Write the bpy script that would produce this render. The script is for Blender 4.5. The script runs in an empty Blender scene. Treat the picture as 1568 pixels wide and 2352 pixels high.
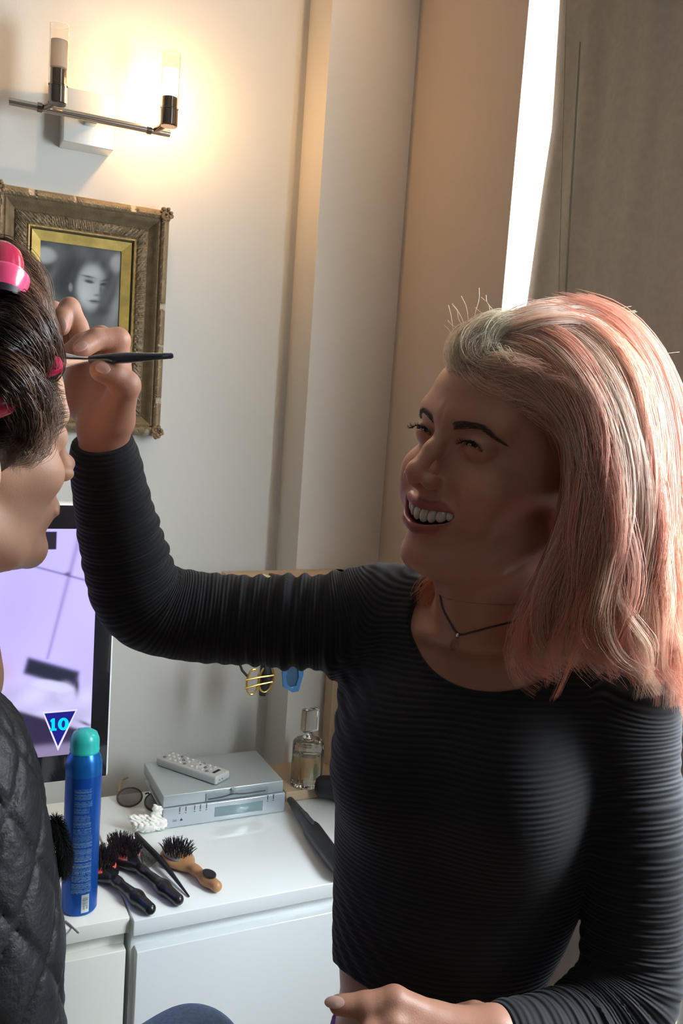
import bpy, math, random
import numpy as np
from mathutils import Vector, Matrix
random.seed(7); RNG = np.random.default_rng(7)
C = bpy.context.scene.collection
# ---------------------------------------------------------------- camera
F = 2000.0; YAW = math.radians(26); PIT = math.radians(6.6); ROL = math.radians(4.0)
CAM = np.array([0, 0, 1.52])
Fw = np.array([math.sin(YAW)*math.cos(PIT), math.cos(YAW)*math.cos(PIT), -math.sin(PIT)])
R_ = np.array([math.cos(YAW), -math.sin(YAW), 0.0]); U_ = np.cross(R_, Fw)
Rt = R_*math.cos(ROL)+U_*math.sin(ROL); Up = U_*math.cos(ROL)-R_*math.sin(ROL)
cd = bpy.data.cameras.new('camera'); cam = bpy.data.objects.new('camera', cd); C.objects.link(cam)
m = Matrix.Identity(4)
for i in range(3):
    m[i][0] = Rt[i]; m[i][1] = Up[i]; m[i][2] = -Fw[i]; m[i][3] = CAM[i]
cam.matrix_world = m
cd.sensor_fit = 'HORIZONTAL'; cd.sensor_width = 36; cd.lens = 36*F/1568; cd.clip_start = .02
bpy.context.scene.camera = cam
def ray(x, y): return Fw+Rt*(x-784)/F-Up*(y-1176)/F
def P(x, y, d): return CAM+ray(x, y)*d
def on(ax, v, x, y):
    r = ray(x, y); return CAM+r*(v-CAM[ax])/r[ax]
# ---------------------------------------------------------------- light
sc = bpy.context.scene
sc.view_settings.view_transform = 'Standard'; sc.view_settings.look = 'None'
sc.cycles.max_bounces = 16; sc.cycles.diffuse_bounces = 9; sc.view_settings.gamma = 1; sc.view_settings.exposure = 0.35; sc.view_settings.use_curve_mapping = False
w = bpy.data.worlds.new('sky'); sc.world = w; w.use_nodes = True
w.node_tree.nodes['Background'].inputs[0].default_value = (.78, .90, 1, 1)
w.node_tree.nodes['Background'].inputs[1].default_value = 1.5
def area(name, loc, target, sx, sy, power, col):
    l = bpy.data.lights.new(name, 'AREA'); l.shape = 'RECTANGLE'; l.size = sx; l.size_y = sy
    l.energy = power; l.color = col
    o = bpy.data.objects.new(name, l); C.objects.link(o)
    o.location = loc; d = Vector(target)-Vector(loc)
    o.rotation_euler = d.to_track_quat('-Z', 'Z').to_euler(); return o
DAY = (.84, .93, 1.0)
area('daylight_near_window', (1.16, .46, 1.72), (0, .64, 1.50), .54, 1.9, 122, DAY)
area('daylight_behind_blind', (1.56, 1.93, 2.0), (.50, .70, 1.5), 1.0, 1.9, 190, (.95, .97, 1.0))
area('fill_behind_camera', (-.575, -2.66, 1.75), (.2, 1.6, 1.3), .7, .8, .8, (.86, .93, 1.0))  # added fill light behind the camera, no known window there
sp = bpy.data.lights.new('ceiling_spot', 'SPOT'); sp.energy = 15; sp.color = (1, .66, .38)
sp.spot_size = math.radians(80); sp.spot_blend = .7; sp.shadow_soft_size = .02
so = bpy.data.objects.new('ceiling_spot', sp); C.objects.link(so); so.location = (.78, 1.02, 2.82)
so.rotation_euler = (Vector((.20, 1.75, 1.95))-so.location).to_track_quat('-Z', 'Y').to_euler()

s2_ = bpy.data.lights.new('ceiling_downlight', 'SPOT'); s2_.energy = 34; s2_.color = (1, .84, .68)
s2_.spot_size = math.radians(25); s2_.spot_blend = .6; s2_.shadow_soft_size = .05
s2o = bpy.data.objects.new('ceiling_downlight', s2_); C.objects.link(s2o); s2o.location = (.60, 1.54, 2.60)
s2o.rotation_euler = (Vector((.47, .66, 1.70))-s2o.location).to_track_quat('-Z', 'Y').to_euler()

# ---------------------------------------------------------------- helpers
def tag(o, label=None, cat=None, group=None, kind=None):
    if label: o['label'] = label
    if cat: o['category'] = cat
    if group: o['group'] = group
    if kind: o['kind'] = kind
    return o
def thing(name, loc, label, cat, group=None):
    o = bpy.data.objects.new(name, None); C.objects.link(o); o.location = loc
    o.empty_display_size = .02
    return tag(o, label, cat, group)
def link(name, me, mat, parent=None):
    o = bpy.data.objects.new(name, me); C.objects.link(o)
    if mat is not None: me.materials.append(mat)
    if parent is not None:
        o.parent = parent; o.matrix_parent_inverse = Matrix.Translation(-Vector(parent.location))
    return o
class MB:
    """collects world-space geometry of ONE part"""
    def __init__(s): s.v = []; s.f = []; s.c = []
    def add(s, v, f, c=None):
        n = len(s.v); s.v += [tuple(float(q) for q in p) for p in v]; s.f += [tuple(i+n for i in q) for q in f]
        if c is not None: s.c += list(c)
        return s
    def box(s, c, size, M=None, bev=0.0):
        c = np.array(c, float); h = np.array(size, float)/2; M = np.eye(3) if M is None else M
        b = min(bev, *(h*.49)) if bev else 0
        if not b:
            v = [c+M@(h*np.array(q)) for q in [(-1,-1,-1),(1,-1,-1),(1,1,-1),(-1,1,-1),(-1,-1,1),(1,-1,1),(1,1,1),(-1,1,1)]]
            return s.add(v, [(0,3,2,1),(4,5,6,7),(0,1,5,4),(1,2,6,5),(2,3,7,6),(3,0,4,7)])
        bm = __import__('bmesh').new()
        import bmesh
        bmesh.ops.create_cube(bm, size=2)
        for vv in bm.verts: vv.co = Vector(h*np.array(vv.co))
        bmesh.ops.bevel(bm, geom=bm.edges[:]+bm.verts[:], offset=b, segments=3, affect='EDGES', profile=.5)
        v = [c+M@np.array(x.co) for x in bm.verts]; bm.verts.index_update()
        f = [tuple(x.index for x in q.verts) for q in bm.faces]; bm.free()
        return s.add(v, f)
    def tube(s, pts, rad, n=12, caps=True):
        pts = [np.array(p, float) for p in pts]; k = len(pts)
        rad = [rad]*k if np.isscalar(rad) else rad
        V = []; prev = None
        for i in range(k):
            t = pts[min(i+1, k-1)]-pts[max(i-1, 0)]; t = t/(np.linalg.norm(t)+1e-12)
            if prev is None:
                a = np.array([0, 0, 1.]) if abs(t[2]) < .9 else np.array([1., 0, 0])
                u = np.cross(t, a)
            else: u = prev-t*(prev@t)
            u /= np.linalg.norm(u); prev = u; w_ = np.cross(t, u)
            for j in range(n):
                a = 2*math.pi*j/n; V.append(pts[i]+rad[i]*(u*math.cos(a)+w_*math.sin(a)))
        Fc = [(i*n+j, i*n+(j+1) % n, (i+1)*n+(j+1) % n, (i+1)*n+j) for i in range(k-1) for j in range(n)]
        if caps: Fc += [tuple(range(n))[::-1], tuple((k-1)*n+j for j in range(n))]
        return s.add(V, Fc)
    def lathe(s, base, axis, prof, n=32, up=None, sx=1, sy=1):
        """prof: (radius, height) list along axis"""
        base = np.array(base, float); t = np.array(axis, float); t /= np.linalg.norm(t)
        a = np.array(up, float) if up is not None else (np.array([0, 1., 0]) if abs(t[1]) < .9 else np.array([1., 0, 0]))
        u = a-t*(a@t); u /= np.linalg.norm(u); w_ = np.cross(t, u); V = []
        for r, h in prof:
            for j in range(n):
                q = 2*math.pi*j/n; V.append(base+t*h+r*(u*math.cos(q)*sx+w_*math.sin(q)*sy))
        k = len(prof)
        Fc = [(i*n+j, i*n+(j+1) % n, (i+1)*n+(j+1) % n, (i+1)*n+j) for i in range(k-1) for j in range(n)]
        Fc += [tuple(range(n))[::-1], tuple((k-1)*n+j for j in range(n))]
        return s.add(V, Fc)
    def prism(s, poly, d):
        """poly: world points (planar), extruded by vector d"""
        n = len(poly); d = np.array(d, float); V = [np.array(p, float) for p in poly]; V += [p+d for p in V[:n]]
        return s.add(V, [tuple(range(n))[::-1], tuple(range(n, 2*n))]+[(i, (i+1) % n, n+(i+1) % n, n+i) for i in range(n)])
    def grid(s, fn, nu, nv, col=None):
        V = []; cc = []
        for j in range(nv+1):
            for i in range(nu+1):
                V.append(fn(i/nu, j/nv))
                if col: cc.append(col(i/nu, j/nv))
        w_ = nu+1
        return s.add(V, [(j*w_+i, j*w_+i+1, (j+1)*w_+i+1, (j+1)*w_+i) for j in range(nv) for i in range(nu)], cc if col else None)
    def build(s, name, mat, parent=None, smooth=True, bev=0):
        me = bpy.data.meshes.new(name); me.from_pydata(s.v, [], s.f); me.validate()
        if s.c:
            a = me.attributes.new('Col', 'FLOAT_COLOR', 'POINT')
            a.data.foreach_set('color', np.array([(*c[:3], 1) for c in s.c], np.float32).ravel())
        import bmesh
        bm = bmesh.new(); bm.from_mesh(me); bmesh.ops.recalc_face_normals(bm, faces=bm.faces); bm.to_mesh(me); bm.free()
        o = link(name, me, mat, parent)
        if smooth:
            me.polygons.foreach_set('use_smooth', [True]*len(me.polygons))
            try: me.set_sharp_from_angle(angle=math.radians(38))
            except Exception: pass
        if bev:
            b = o.modifiers.new('bevel', 'BEVEL'); b.width = bev; b.segments = 2; b.limit_method = 'ANGLE'
        return o
def npmesh(name, V, Q, mat, parent, attrs=None, smooth=True):
    """fast mesh from numpy arrays; Q is (n,k) faces"""
    me = bpy.data.meshes.new(name); k = Q.shape[1]
    me.vertices.add(len(V)); me.vertices.foreach_set('co', np.asarray(V, np.float32).ravel())
    me.loops.add(Q.size); me.loops.foreach_set('vertex_index', Q.astype(np.int32).ravel())
    me.polygons.add(len(Q)); me.polygons.foreach_set('loop_start', np.arange(0, Q.size, k, dtype=np.int32))
    me.update(calc_edges=True)
    if smooth: me.polygons.foreach_set('use_smooth', np.ones(len(Q), bool))
    for n, a in (attrs or {}).items():
        if a.ndim == 2:
            at = me.attributes.new(n, 'FLOAT_COLOR', 'POINT'); at.data.foreach_set('color', np.concatenate([a, np.ones((len(a), 1))], 1).astype(np.float32).ravel())
        else:
            at = me.attributes.new(n, 'FLOAT', 'POINT'); at.data.foreach_set('value', a.astype(np.float32))
    return link(name, me, mat, parent)
# ---------------------------------------------------------------- materials
MATS = {}
def mat(name, col=(.8,.8,.8), rough=.5, metal=0, bump=0, bscale=100, var=0, vscale=5, trans=0, ior=1.45, sss=0, sssr=(1,.35,.2), coat=0,
        emit=None, estr=0, attr=None, spec=.5, sheen=0, alpha=1, tl=0):
    if name in MATS: return MATS[name]
    M = bpy.data.materials.new(name); M.use_nodes = True; nt = M.node_tree; b = nt.nodes['Principled BSDF']
    I = b.inputs; I['Base Color'].default_value = (*col, 1); I['Roughness'].default_value = rough; I['Metallic'].default_value = metal
    I['Transmission Weight'].default_value = trans; I['IOR'].default_value = ior; I['Coat Weight'].default_value = coat
    I['Specular IOR Level'].default_value = spec; I['Sheen Weight'].default_value = sheen; I['Alpha'].default_value = alpha
    if sss: I['Subsurface Weight'].default_value = sss; I['Subsurface Radius'].default_value = sssr; I['Subsurface Scale'].default_value = .008
    if emit: I['Emission Color'].default_value = (*emit, 1); I['Emission Strength'].default_value = estr
    tc = nt.nodes.new('ShaderNodeTexCoord'); src = None
    if attr:
        a = nt.nodes.new('ShaderNodeAttribute'); a.attribute_name = attr; src = a.outputs['Color']
        nt.links.new(src, I['Base Color'])
    if var:
        n = nt.nodes.new('ShaderNodeTexNoise'); n.inputs['Scale'].default_value = vscale; n.inputs['Detail'].default_value = 6
        nt.links.new(tc.outputs['Object'], n.inputs['Vector'])
        mx = nt.nodes.new('ShaderNodeMix'); mx.data_type = 'RGBA'; mx.blend_type = 'MULTIPLY'; mx.inputs[0].default_value = 1
        rp = nt.nodes.new('ShaderNodeValToRGB'); rp.color_ramp.elements[0].position = .3; rp.color_ramp.elements[1].position = .7
        rp.color_ramp.elements[0].color = (1-var, 1-var, 1-var, 1); rp.color_ramp.elements[1].color = (1, 1, 1, 1)
        nt.links.new(n.outputs[0], rp.inputs[0]); nt.links.new(rp.outputs[0], mx.inputs[7])
        if src: nt.links.new(src, mx.inputs[6])
        else: mx.inputs[6].default_value = (*col, 1)
        nt.links.new(mx.outputs[2], I['Base Color'])
    if bump:
        n = nt.nodes.new('ShaderNodeTexNoise'); n.inputs['Scale'].default_value = bscale; n.inputs['Detail'].default_value = 4
        nt.links.new(tc.outputs['Object'], n.inputs['Vector'])
        bp = nt.nodes.new('ShaderNodeBump'); bp.inputs['Strength'].default_value = bump; bp.inputs['Distance'].default_value = .002
        nt.links.new(n.outputs[0], bp.inputs['Height']); nt.links.new(bp.outputs[0], I['Normal'])
    if tl:
        t = nt.nodes.new('ShaderNodeBsdfTranslucent'); ms = nt.nodes.new('ShaderNodeMixShader'); ms.inputs[0].default_value = tl
        t.inputs['Color'].default_value = (*col, 1)
        for l in list(I['Base Color'].links): nt.links.new(l.from_socket, t.inputs['Color'])
        out = nt.nodes['Material Output']; nt.links.new(b.outputs[0], ms.inputs[1]); nt.links.new(t.outputs[0], ms.inputs[2]); nt.links.new(ms.outputs[0], out.inputs[0])
    MATS[name] = M; return M
# ---------------------------------------------------------------- implicit surfaces
def vec(*a): return np.array(a, float)
def ell(p, c, r, M=None):
    q = p-np.asarray(c)
    if M is not None: q = q@M
    r = np.asarray(r); k0 = np.sqrt(((q/r)**2).sum(1)); k1 = np.sqrt(((q/(r*r))**2).sum(1))+1e-9
    return k0*(k0-1)/k1
def cap(p, a, b, ra, rb):
    a = np.asarray(a, float); b = np.asarray(b, float); ab = b-a
    t = np.clip((p-a)@ab/(ab@ab+1e-12), 0, 1)
    d = p-a-t[:, None]*ab
    return np.sqrt((d*d).sum(1))-(ra+(rb-ra)*t)
def chain(p, pts, rs, k=.006):
    d = None
    for i in range(len(pts)-1):
        e = cap(p, pts[i], pts[i+1], rs[i], rs[i+1]); d = e if d is None else smin(d, e, k)
    return d
def smin(a, b, k):
    h = np.clip(.5+.5*(b-a)/k, 0, 1); return b*(1-h)+a*h-k*h*(1-h)
def smax(a, b, k): return -smin(-a, -b, k)
def nets(f, lo, hi, h, lip=1.35):
    """adaptive surface nets: coarse blocks first, fine samples only near the surface"""
    B = 8; lo = np.asarray(lo, float); nb = np.ceil((np.asarray(hi)-lo)/(h*B)).astype(int)
    g = np.stack(np.meshgrid(*[np.arange(n) for n in nb], indexing='ij'), -1).reshape(-1, 3)
    cen = lo+(g*B+B/2)*h; dc = f(cen)
    D = np.empty(nb*B, np.float32)
    D.reshape(nb[0], B, nb[1], B, nb[2], B)[:] = dc.reshape(nb)[:, None, :, None, :, None]
    act = g[np.abs(dc) < h*B*.87*lip]
    off = np.stack(np.meshgrid(*[np.arange(B)]*3, indexing='ij'), -1).reshape(-1, 3)
    for s in range(0, len(act), 300):
        a = act[s:s+300]; ix = (a[:, None, :]*B+off[None]).reshape(-1, 3)
        D[ix[:, 0], ix[:, 1], ix[:, 2]] = f(lo+ix*h)
    S = D < 0
    cs = np.zeros(np.array(D.shape)-1, np.uint8)
    for i in (0, 1):
        for j in (0, 1):
            for k in (0, 1): cs += S[i:S.shape[0]-1+i, j:S.shape[1]-1+j, k:S.shape[2]-1+k]
    ci = np.argwhere((cs > 0) & (cs < 8)); idx = np.full(cs.shape, -1, np.int32); idx[tuple(ci.T)] = np.arange(len(ci))
    acc = np.zeros((len(ci), 3)); cnt = np.zeros(len(ci))
    cor = [(i, j, k) for i in (0, 1) for j in (0, 1) for k in (0, 1)]
    for a in cor:
        for ax in range(3):
            if a[ax]: continue
            b = list(a); b[ax] = 1
            da = D[tuple((ci+a).T)]; db = D[tuple((ci+b).T)]; mk = (da < 0) != (db < 0)
            t = np.where(mk, da/(da-db+1e-12), 0); p = np.array(a, float)[None].repeat(len(ci), 0); p[:, ax] += t
            acc[mk] += p[mk]; cnt[mk] += 1
    V = lo+(ci+acc/cnt[:, None])*h; Q = []
    for ax in range(3):
        sl = [slice(None)]*3; sh = [slice(None)]*3; sl[ax] = slice(0, -1); sh[ax] = slice(1, None)
        e = np.argwhere(S[tuple(sl)] != S[tuple(sh)]); o1, o2 = [(1, 2), (2, 0), (0, 1)][ax]
        e = e[(e[:, o1] > 0) & (e[:, o2] > 0) & (e[:, o1] < cs.shape[o1]) & (e[:, o2] < cs.shape[o2])]
        d1 = np.zeros(3, int); d1[o1] = 1; d2 = np.zeros(3, int); d2[o2] = 1
        q = np.stack([idx[tuple((e-d1-d2).T)], idx[tuple((e-d2).T)], idx[tuple(e.T)], idx[tuple((e-d1).T)]], 1)
        fl = ~S[tuple(e.T)]; q[fl] = q[fl][:, ::-1]; Q.append(q)
    Q = np.concatenate(Q); Q = Q[(Q >= 0).all(1)]
    return V, Q
def rotv(v):
    t = np.linalg.norm(v)+1e-12; k = np.asarray(v)/t
    K = np.array([[0, -k[2], k[1]], [k[2], 0, -k[0]], [-k[1], k[0], 0]])
    return np.eye(3)+math.sin(t)*K+(1-math.cos(t))*K@K
def join(parts):
    V = []; Q = []; n = 0
    for v, q in parts: V.append(v); Q.append(q+n); n += len(v)
    return np.concatenate(V), np.concatenate(Q)
def spline(pts, n):
    """Catmull-Rom through pts, n samples"""
    p = np.asarray(pts, float); p = np.vstack([2*p[0]-p[1], p, 2*p[-1]-p[-2]]); k = len(p)-3
    t = np.linspace(0, k-1e-9, n); i = t.astype(int); u = (t-i)[:, None]
    a, b, c, d = p[i], p[i+1], p[i+2], p[i+3]
    return .5*((2*b)+(c-a)*u+(2*a-5*b+4*c-d)*u*u+(3*b-a-3*c+d)*u**3)
def tubes(S, R, n=3):
    """S (k,m,3) strand points, R (k,m) radii -> mesh arrays"""
    k, m_, _ = S.shape; T = np.gradient(S, axis=1); T /= np.linalg.norm(T, axis=2, keepdims=True)+1e-9
    a = np.broadcast_to(Rt+.3*Fw, T.shape); u = a-T*(a*T).sum(2, keepdims=True); u /= np.linalg.norm(u, axis=2, keepdims=True)+1e-9
    w_ = np.cross(T, u); V = np.empty((k, m_, n, 3))
    for j in range(n):
        q = 2*math.pi*j/n; V[:, :, j] = S+R[..., None]*(u*math.cos(q)+w_*math.sin(q))
    base = (np.arange(k)[:, None, None]*m_+np.arange(m_-1)[None, :, None])*n; j = np.arange(n)[None, None]; j2 = (j+1) % n
    Q = np.stack([base+j, base+j2, base+n+j2, base+n+j], -1).reshape(-1, 4)
    return V.reshape(-1, 3), Q
# ================================================================ the room
D = 1.75; PF = 1.637; WX = .8943; PX = float(on(1, D, 655, 945)[0])
m_wall = mat('wall_paint', (.60, .59, .55), .75, bump=.12, bscale=400)
m_white = mat('white_trim', (.75, .77, .74), .4)
def thin_glass(name, f, tint=(1, 1, 1)):
    M = bpy.data.materials.new(name); M.use_nodes = True; nt = M.node_tree; nt.nodes.remove(nt.nodes['Principled BSDF'])
    t = nt.nodes.new('ShaderNodeBsdfTransparent'); g = nt.nodes.new('ShaderNodeBsdfGlossy'); x = nt.nodes.new('ShaderNodeMixShader')
    t.inputs[0].default_value = (*tint, 1); g.inputs['Roughness'].default_value = .03; x.inputs[0].default_value = f
    nt.links.new(t.outputs[0], x.inputs[1]); nt.links.new(g.outputs[0], x.inputs[2]); nt.links.new(x.outputs[0], nt.nodes['Material Output'].inputs[0]); return M
def struct(o): o['kind'] = 'structure'; return o
struct(MB().box((-.75, D+.05, 1.45), (3.15+2*.0, .1, 2.9)).build('wall_back', m_wall))
# chimney-like return: pilaster between the back wall and the window wall
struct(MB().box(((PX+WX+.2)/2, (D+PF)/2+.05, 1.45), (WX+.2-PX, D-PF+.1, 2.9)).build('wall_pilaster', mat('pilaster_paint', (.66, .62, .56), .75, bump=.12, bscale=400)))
WY1 = float(on(0, WX, 1215, 0)[1]); WY0 = .22; WZ0 = .55; WZ1 = 2.62; T = .08
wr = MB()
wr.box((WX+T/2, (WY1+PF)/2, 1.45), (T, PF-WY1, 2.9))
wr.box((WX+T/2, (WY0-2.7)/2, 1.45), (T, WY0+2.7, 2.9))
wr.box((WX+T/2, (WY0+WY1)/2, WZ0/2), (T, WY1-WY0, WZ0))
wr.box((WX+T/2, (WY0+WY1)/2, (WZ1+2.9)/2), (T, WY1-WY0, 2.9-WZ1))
struct(wr.build('wall_right', mat('shaded_wall_paint', (.53, .43, .35), .8, bump=.12, bscale=400)))  # same paint as the back wall, its weaker light put into a darker tan
struct(MB().box((-2.35, -.5, 1.45), (.1, 4.4, 2.9)).build('wall_left', mat('dark_wall_paint', (.17, .15, .14), .8)))
wc = MB(); wc.box((-1.65, -2.75, 1.45), (1.4, .1, 2.9)); wc.box((.45, -2.75, 1.45), (1.3, .1, 2.9))
wc.box((-.575, -2.75, .65), (.75, .1, 1.3)); wc.box((-.575, -2.75, 2.55), (.75, .1, .7))  # pieces round an invented opening for the added fill light
struct(wc.build('wall_camera', MATS['dark_wall_paint']))
struct(MB().box((-.7, -.5, -.05), (3.5, 4.7, .1)).build('floor', mat('oak_floor', (.35, .22, .13), .35, var=.3, vscale=8)))
struct(MB().box((-.7, -.5, 2.95), (3.5, 4.7, .1)).build('ceiling', mat('ceiling_paint', (.55, .54, .5), .8)))
# window frame and glass in the right wall
wf = MB(); x0 = WX+.050
for (y, z, sy, sz) in [((WY0+WY1)/2, WZ0+.025, WY1-WY0, .05), ((WY0+WY1)/2, WZ1-.025, WY1-WY0, .05), (WY0+.025, (WZ0+WZ1)/2, .05, WZ1-WZ0)]:
    wf.box((x0, y, z), (.04, sy, sz), bev=.004)
win = struct(wf.build('window_1', mat('window_frame_paint', (.62, .70, .62), .4)))
gl = MB().box((x0, (WY0+WY1)/2, (WZ0+WZ1)/2), (.004, WY1-WY0-.06, WZ1-WZ0-.06)).build('pane', thin_glass('window_glass', .06), win)
yb = float(on(0, WX+.018, 1536, 2340)[1])
wm = MB().box((WX+.05, yb-.012, (WZ0+WZ1)/2), (.04, .024, WZ1-WZ0-.002), bev=.004).build('mullion', MATS['window_frame_paint'], win)
# blind: a hanging fabric panel whose far edge wanders
bx = WX+.018
edge = [(2.62, 1280, -190), (2.2, 1280, 0), (2.0, 1262, 290), (1.9, 1242, 420), (1.69, 1200, 730), (1.5, 1172, 960)]
ez = []; 
for _, px, py in edge:
    q = on(0, bx, px, py); ez.append((q[2], q[1]))
ez.sort(); zz = np.array([e[0] for e in ez]); yy = np.array([e[1] for e in ez])
def ye(z): return float(np.interp(z, zz, yy))
def bfn(u, v):
    z = WZ0+.02+(WZ1-.01-WZ0-.02)*v; y = yb+(ye(z)-yb)*u
    return (bx+.004*math.sin(u*19+1)*u+.003*math.sin(u*43+2), y, z)
m_bl = mat('blind_fabric', (.29, .25, .205), .85, bump=.5, bscale=900, var=.12, vscale=90, tl=.18)
bl = thing('window_blind', (bx, .9, WZ0+.02), 'brown woven fabric blind hanging over the window behind the pink-haired woman', 'blind')
bo = MB().grid(bfn, 60, 40).build('fabric', m_bl, bl)
so_ = bo.modifiers.new('s', 'SOLIDIFY'); so_.thickness = .0015
MB().box((bx, (yb+WY1)/2, WZ1-.012), (.03, WY1-yb, .024), bev=.003).build('head_rail', m_white, bl)
m_cord = mat('cord', (.42, .38, .30), .7)
q0 = on(0, WX-.004, 1300, 0); q1 = on(0, WX-.004, 1281, 700); dq = (q1-q0)/(q1[2]-q0[2])
MB().tube([q0+dq*(2.6-q0[2]), q0+dq*(1.0-q0[2])], .0011, 6).build('cord_and_fold', m_cord, bl)
q0 = on(0, WX-.002, 1325, 200); q1 = on(0, WX-.002, 1296, 700); dq = (q1-q0)/(q1[2]-q0[2])
MB().tube([q0+dq*(2.1-q0[2]), q0+dq*(1.0-q0[2])], .002, 6).build('cord_and_fold', mat('fold_line', (.30, .28, .23), .7), bl)  # added tube standing in for a vertical fold of the blind, not a cord
# ================================================================ wall lamp
m_chrome = mat('brushed_chrome', (.55, .50, .44), .22, 1)
m_dchrome = mat('dark_chrome', (.30, .25, .21), .18, 1)
m_mirror = mat('satin_steel_plate', (.80, .80, .76), .38, .65)
m_glass = mat('clear_glass', (1, .97, .93), .02, trans=1, ior=1.25)
LY = 1.668
def LP(x, y, Y=LY): return on(1, Y, x, y)
lamp = thing('wall_lamp', on(1, D, 205, 270), 'chrome two-armed wall lamp with one lit glass tube above the gilt picture frame', 'lamp')
a = on(1, 1.700, 148, 198); b = on(1, 1.700, 261, 346)
MB().box(((a[0]+b[0])/2, (1.700+D)/2, (a[2]+b[2])/2), (b[0]-a[0], D-1.700, a[2]-b[2]), bev=.002).build('wall_plate', m_mirror, lamp)
bl_, br_ = LP(20, 232), LP(390, 308)
zb = (bl_[2]+br_[2])/2; bl_[2] = br_[2] = zb
MB().tube([bl_, br_], .0068, 16).build('bar', m_chrome, lamp, bev=.001)
for k in (0, 1):
    t = .18 if k == 0 else .86
    MB().tube([bl_+(br_-bl_)*t+vec(dx, 0, 0) for dx in (-.004, .004)], .0085, 16).build('collar', m_dchrome, lamp)
MB().box(((a[0]+b[0])/2, 1.695, zb), (.02, .04, .012), bev=.002).build('bar_mount', m_chrome, lamp)
LBULB = None
for k, (px, yb_, yt, jx) in enumerate([(132, 240, 57, 95), (387, 291, 120, 352)]):
    yy_ = 1.635 if k == 0 else 1.625
    base = LP(px, yb_, yy_); top = LP(px+1, yt, yy_); top[0] = base[0]; H = top[2]-base[2]
    j = bl_+(br_-bl_)*((jx-20)/370); r = .0158
    MB().tube([j, (j+base)/2+vec(0, 0, .003), base+vec(0, 0, .010)], [.0055, .006, .0065], 14).build('arm', m_dchrome, lamp)
    hh = .056 if k == 0 else .05
    MB().lathe(base, (0, 0, 1), [(r*.9, 0), (r, .002), (r, .028), (r*.93, .029), (r*.93, .031), (r*.86, .032), (r*.86, hh), (r*.6, hh+.001)], 32).build('holder', m_dchrome, lamp)
    gt = MB().lathe(base+vec(0, 0, .031), (0, 0, 1), [(r*1.02, 0), (r*1.04, H-.031), (r*.95, H-.031), (r*.93, .001)], 32)
    gt.f = gt.f[:-2]; gt.build('glass_tube', m_glass, lamp)
    m_fr = mat('frosted_tube_unlit', (.78, .70, .62), .6, trans=.55) if k == 0 else mat('frosted_tube_lit', (1, .9, .7), .6, emit=(1, .80, .45), estr=30)
    MB().lathe(base+vec(0, 0, hh+.001), (0, 0, 1), [(r*.6, 0), (r*.88, .002), (r*.88, .046), (r*.7, .047)], 24).build('frosted_sleeve' if k == 0 else 'lit_bulb', m_fr, lamp)
    if k == 1: LBULB = base+vec(0, 0, hh+.024)
pl = bpy.data.lights.new('lamp_bulb_light', 'POINT'); pl.energy = 2.0; pl.color = (1, .56, .22); pl.shadow_soft_size = .012
po = bpy.data.objects.new('lamp_bulb_light', pl); C.objects.link(po); po.location = LBULB+vec(-.005, .034, 0)

# ================================================================ gilt picture frame
FY = 1.72
fr_tr = on(1, FY-.01, 403, 485); fr_br = on(1, FY-.01, 360, 1003)
X1 = (fr_tr[0]+fr_br[0])/2; Z1, Z0 = fr_tr[2], fr_br[2]; X0 = float(on(1, FY-.01, -22, 700)[0])
frame = thing('picture_frame', ((X0+X1)/2, D, Z0), 'ornate antique gilt frame with a black and white portrait under the wall lamp', 'picture frame')
frw = .088
prof = [(0, D-.001), (0, 1.722), (.003, 1.712), (.008, 1.706), (.013, 1.704), (.017, 1.707), (.019, 1.713), (.022, 1.711), (.026, 1.714), (.032, 1.722), (.038, 1.727), (.040, 1.724),
        (.043, 1.722), (.050, 1.720), (.057, 1.722), (.060, 1.726), (.062, 1.722), (.0645, 1.723), (.066, 1.730), (.0685, 1.735)]
inner = .0685
def frame_side(mb, c0, c1, nrm):
    c0 = np.array(c0); c1 = np.array(c1); n_ = np.array(nrm); L = np.linalg.norm(c1-c0); d = (c1-c0)/L
    N = int(L/.0022)
    V = []; cc = []; pr = []
    for a_, b_ in zip(prof[:-1], prof[1:]):
        for t in ((0, .5) if b_[0]-a_[0] > .002 else (0,)): pr.append((a_[0]+(b_[0]-a_[0])*t, a_[1]+(b_[1]-a_[1])*t))
    pr.append(prof[-1]); K = len(pr)
    for i in range(N+1):
        for k, (o_, y) in enumerate(pr):
            s = o_+(L-2*o_)*i/N
            nx = math.sin(s*610+o_*900)*math.sin(s*233+1)+.6*math.sin(s*1500+o_*2100)
            amp = .0016 if .040 <= o_ <= .060 else (.0008 if .002 < o_ < .02 else .0002)
            chip = (math.sin(s*71+c0[0]*50)+math.sin(s*173+2) > 1.45) and o_ < .015
            yy2 = y-amp*nx+(.004 if chip and 0 < o_ else 0)
            p = c0+d*s+n_*o_; V.append((p[0], yy2, p[1]))
            g = .5+.5*nx*.5
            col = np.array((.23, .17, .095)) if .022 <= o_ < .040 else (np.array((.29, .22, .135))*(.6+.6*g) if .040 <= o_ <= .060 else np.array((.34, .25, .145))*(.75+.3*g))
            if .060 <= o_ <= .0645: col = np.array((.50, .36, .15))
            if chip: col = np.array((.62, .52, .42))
            cc.append(col)
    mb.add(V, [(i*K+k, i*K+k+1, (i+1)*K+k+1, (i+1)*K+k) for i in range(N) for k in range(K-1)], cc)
fm = MB()
cs_ = [(X0, Z0), (X1, Z0), (X1, Z1), (X0, Z1)]; nn = [(0, 1), (-1, 0), (0, -1), (1, 0)]
for i in range(4): frame_side(fm, cs_[i], cs_[(i+1) % 4], nn[i])
m_gilt = mat('worn_gilt', rough=.48, metal=.35, attr='Col', bump=.6, bscale=420, var=.35, vscale=60)
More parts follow.
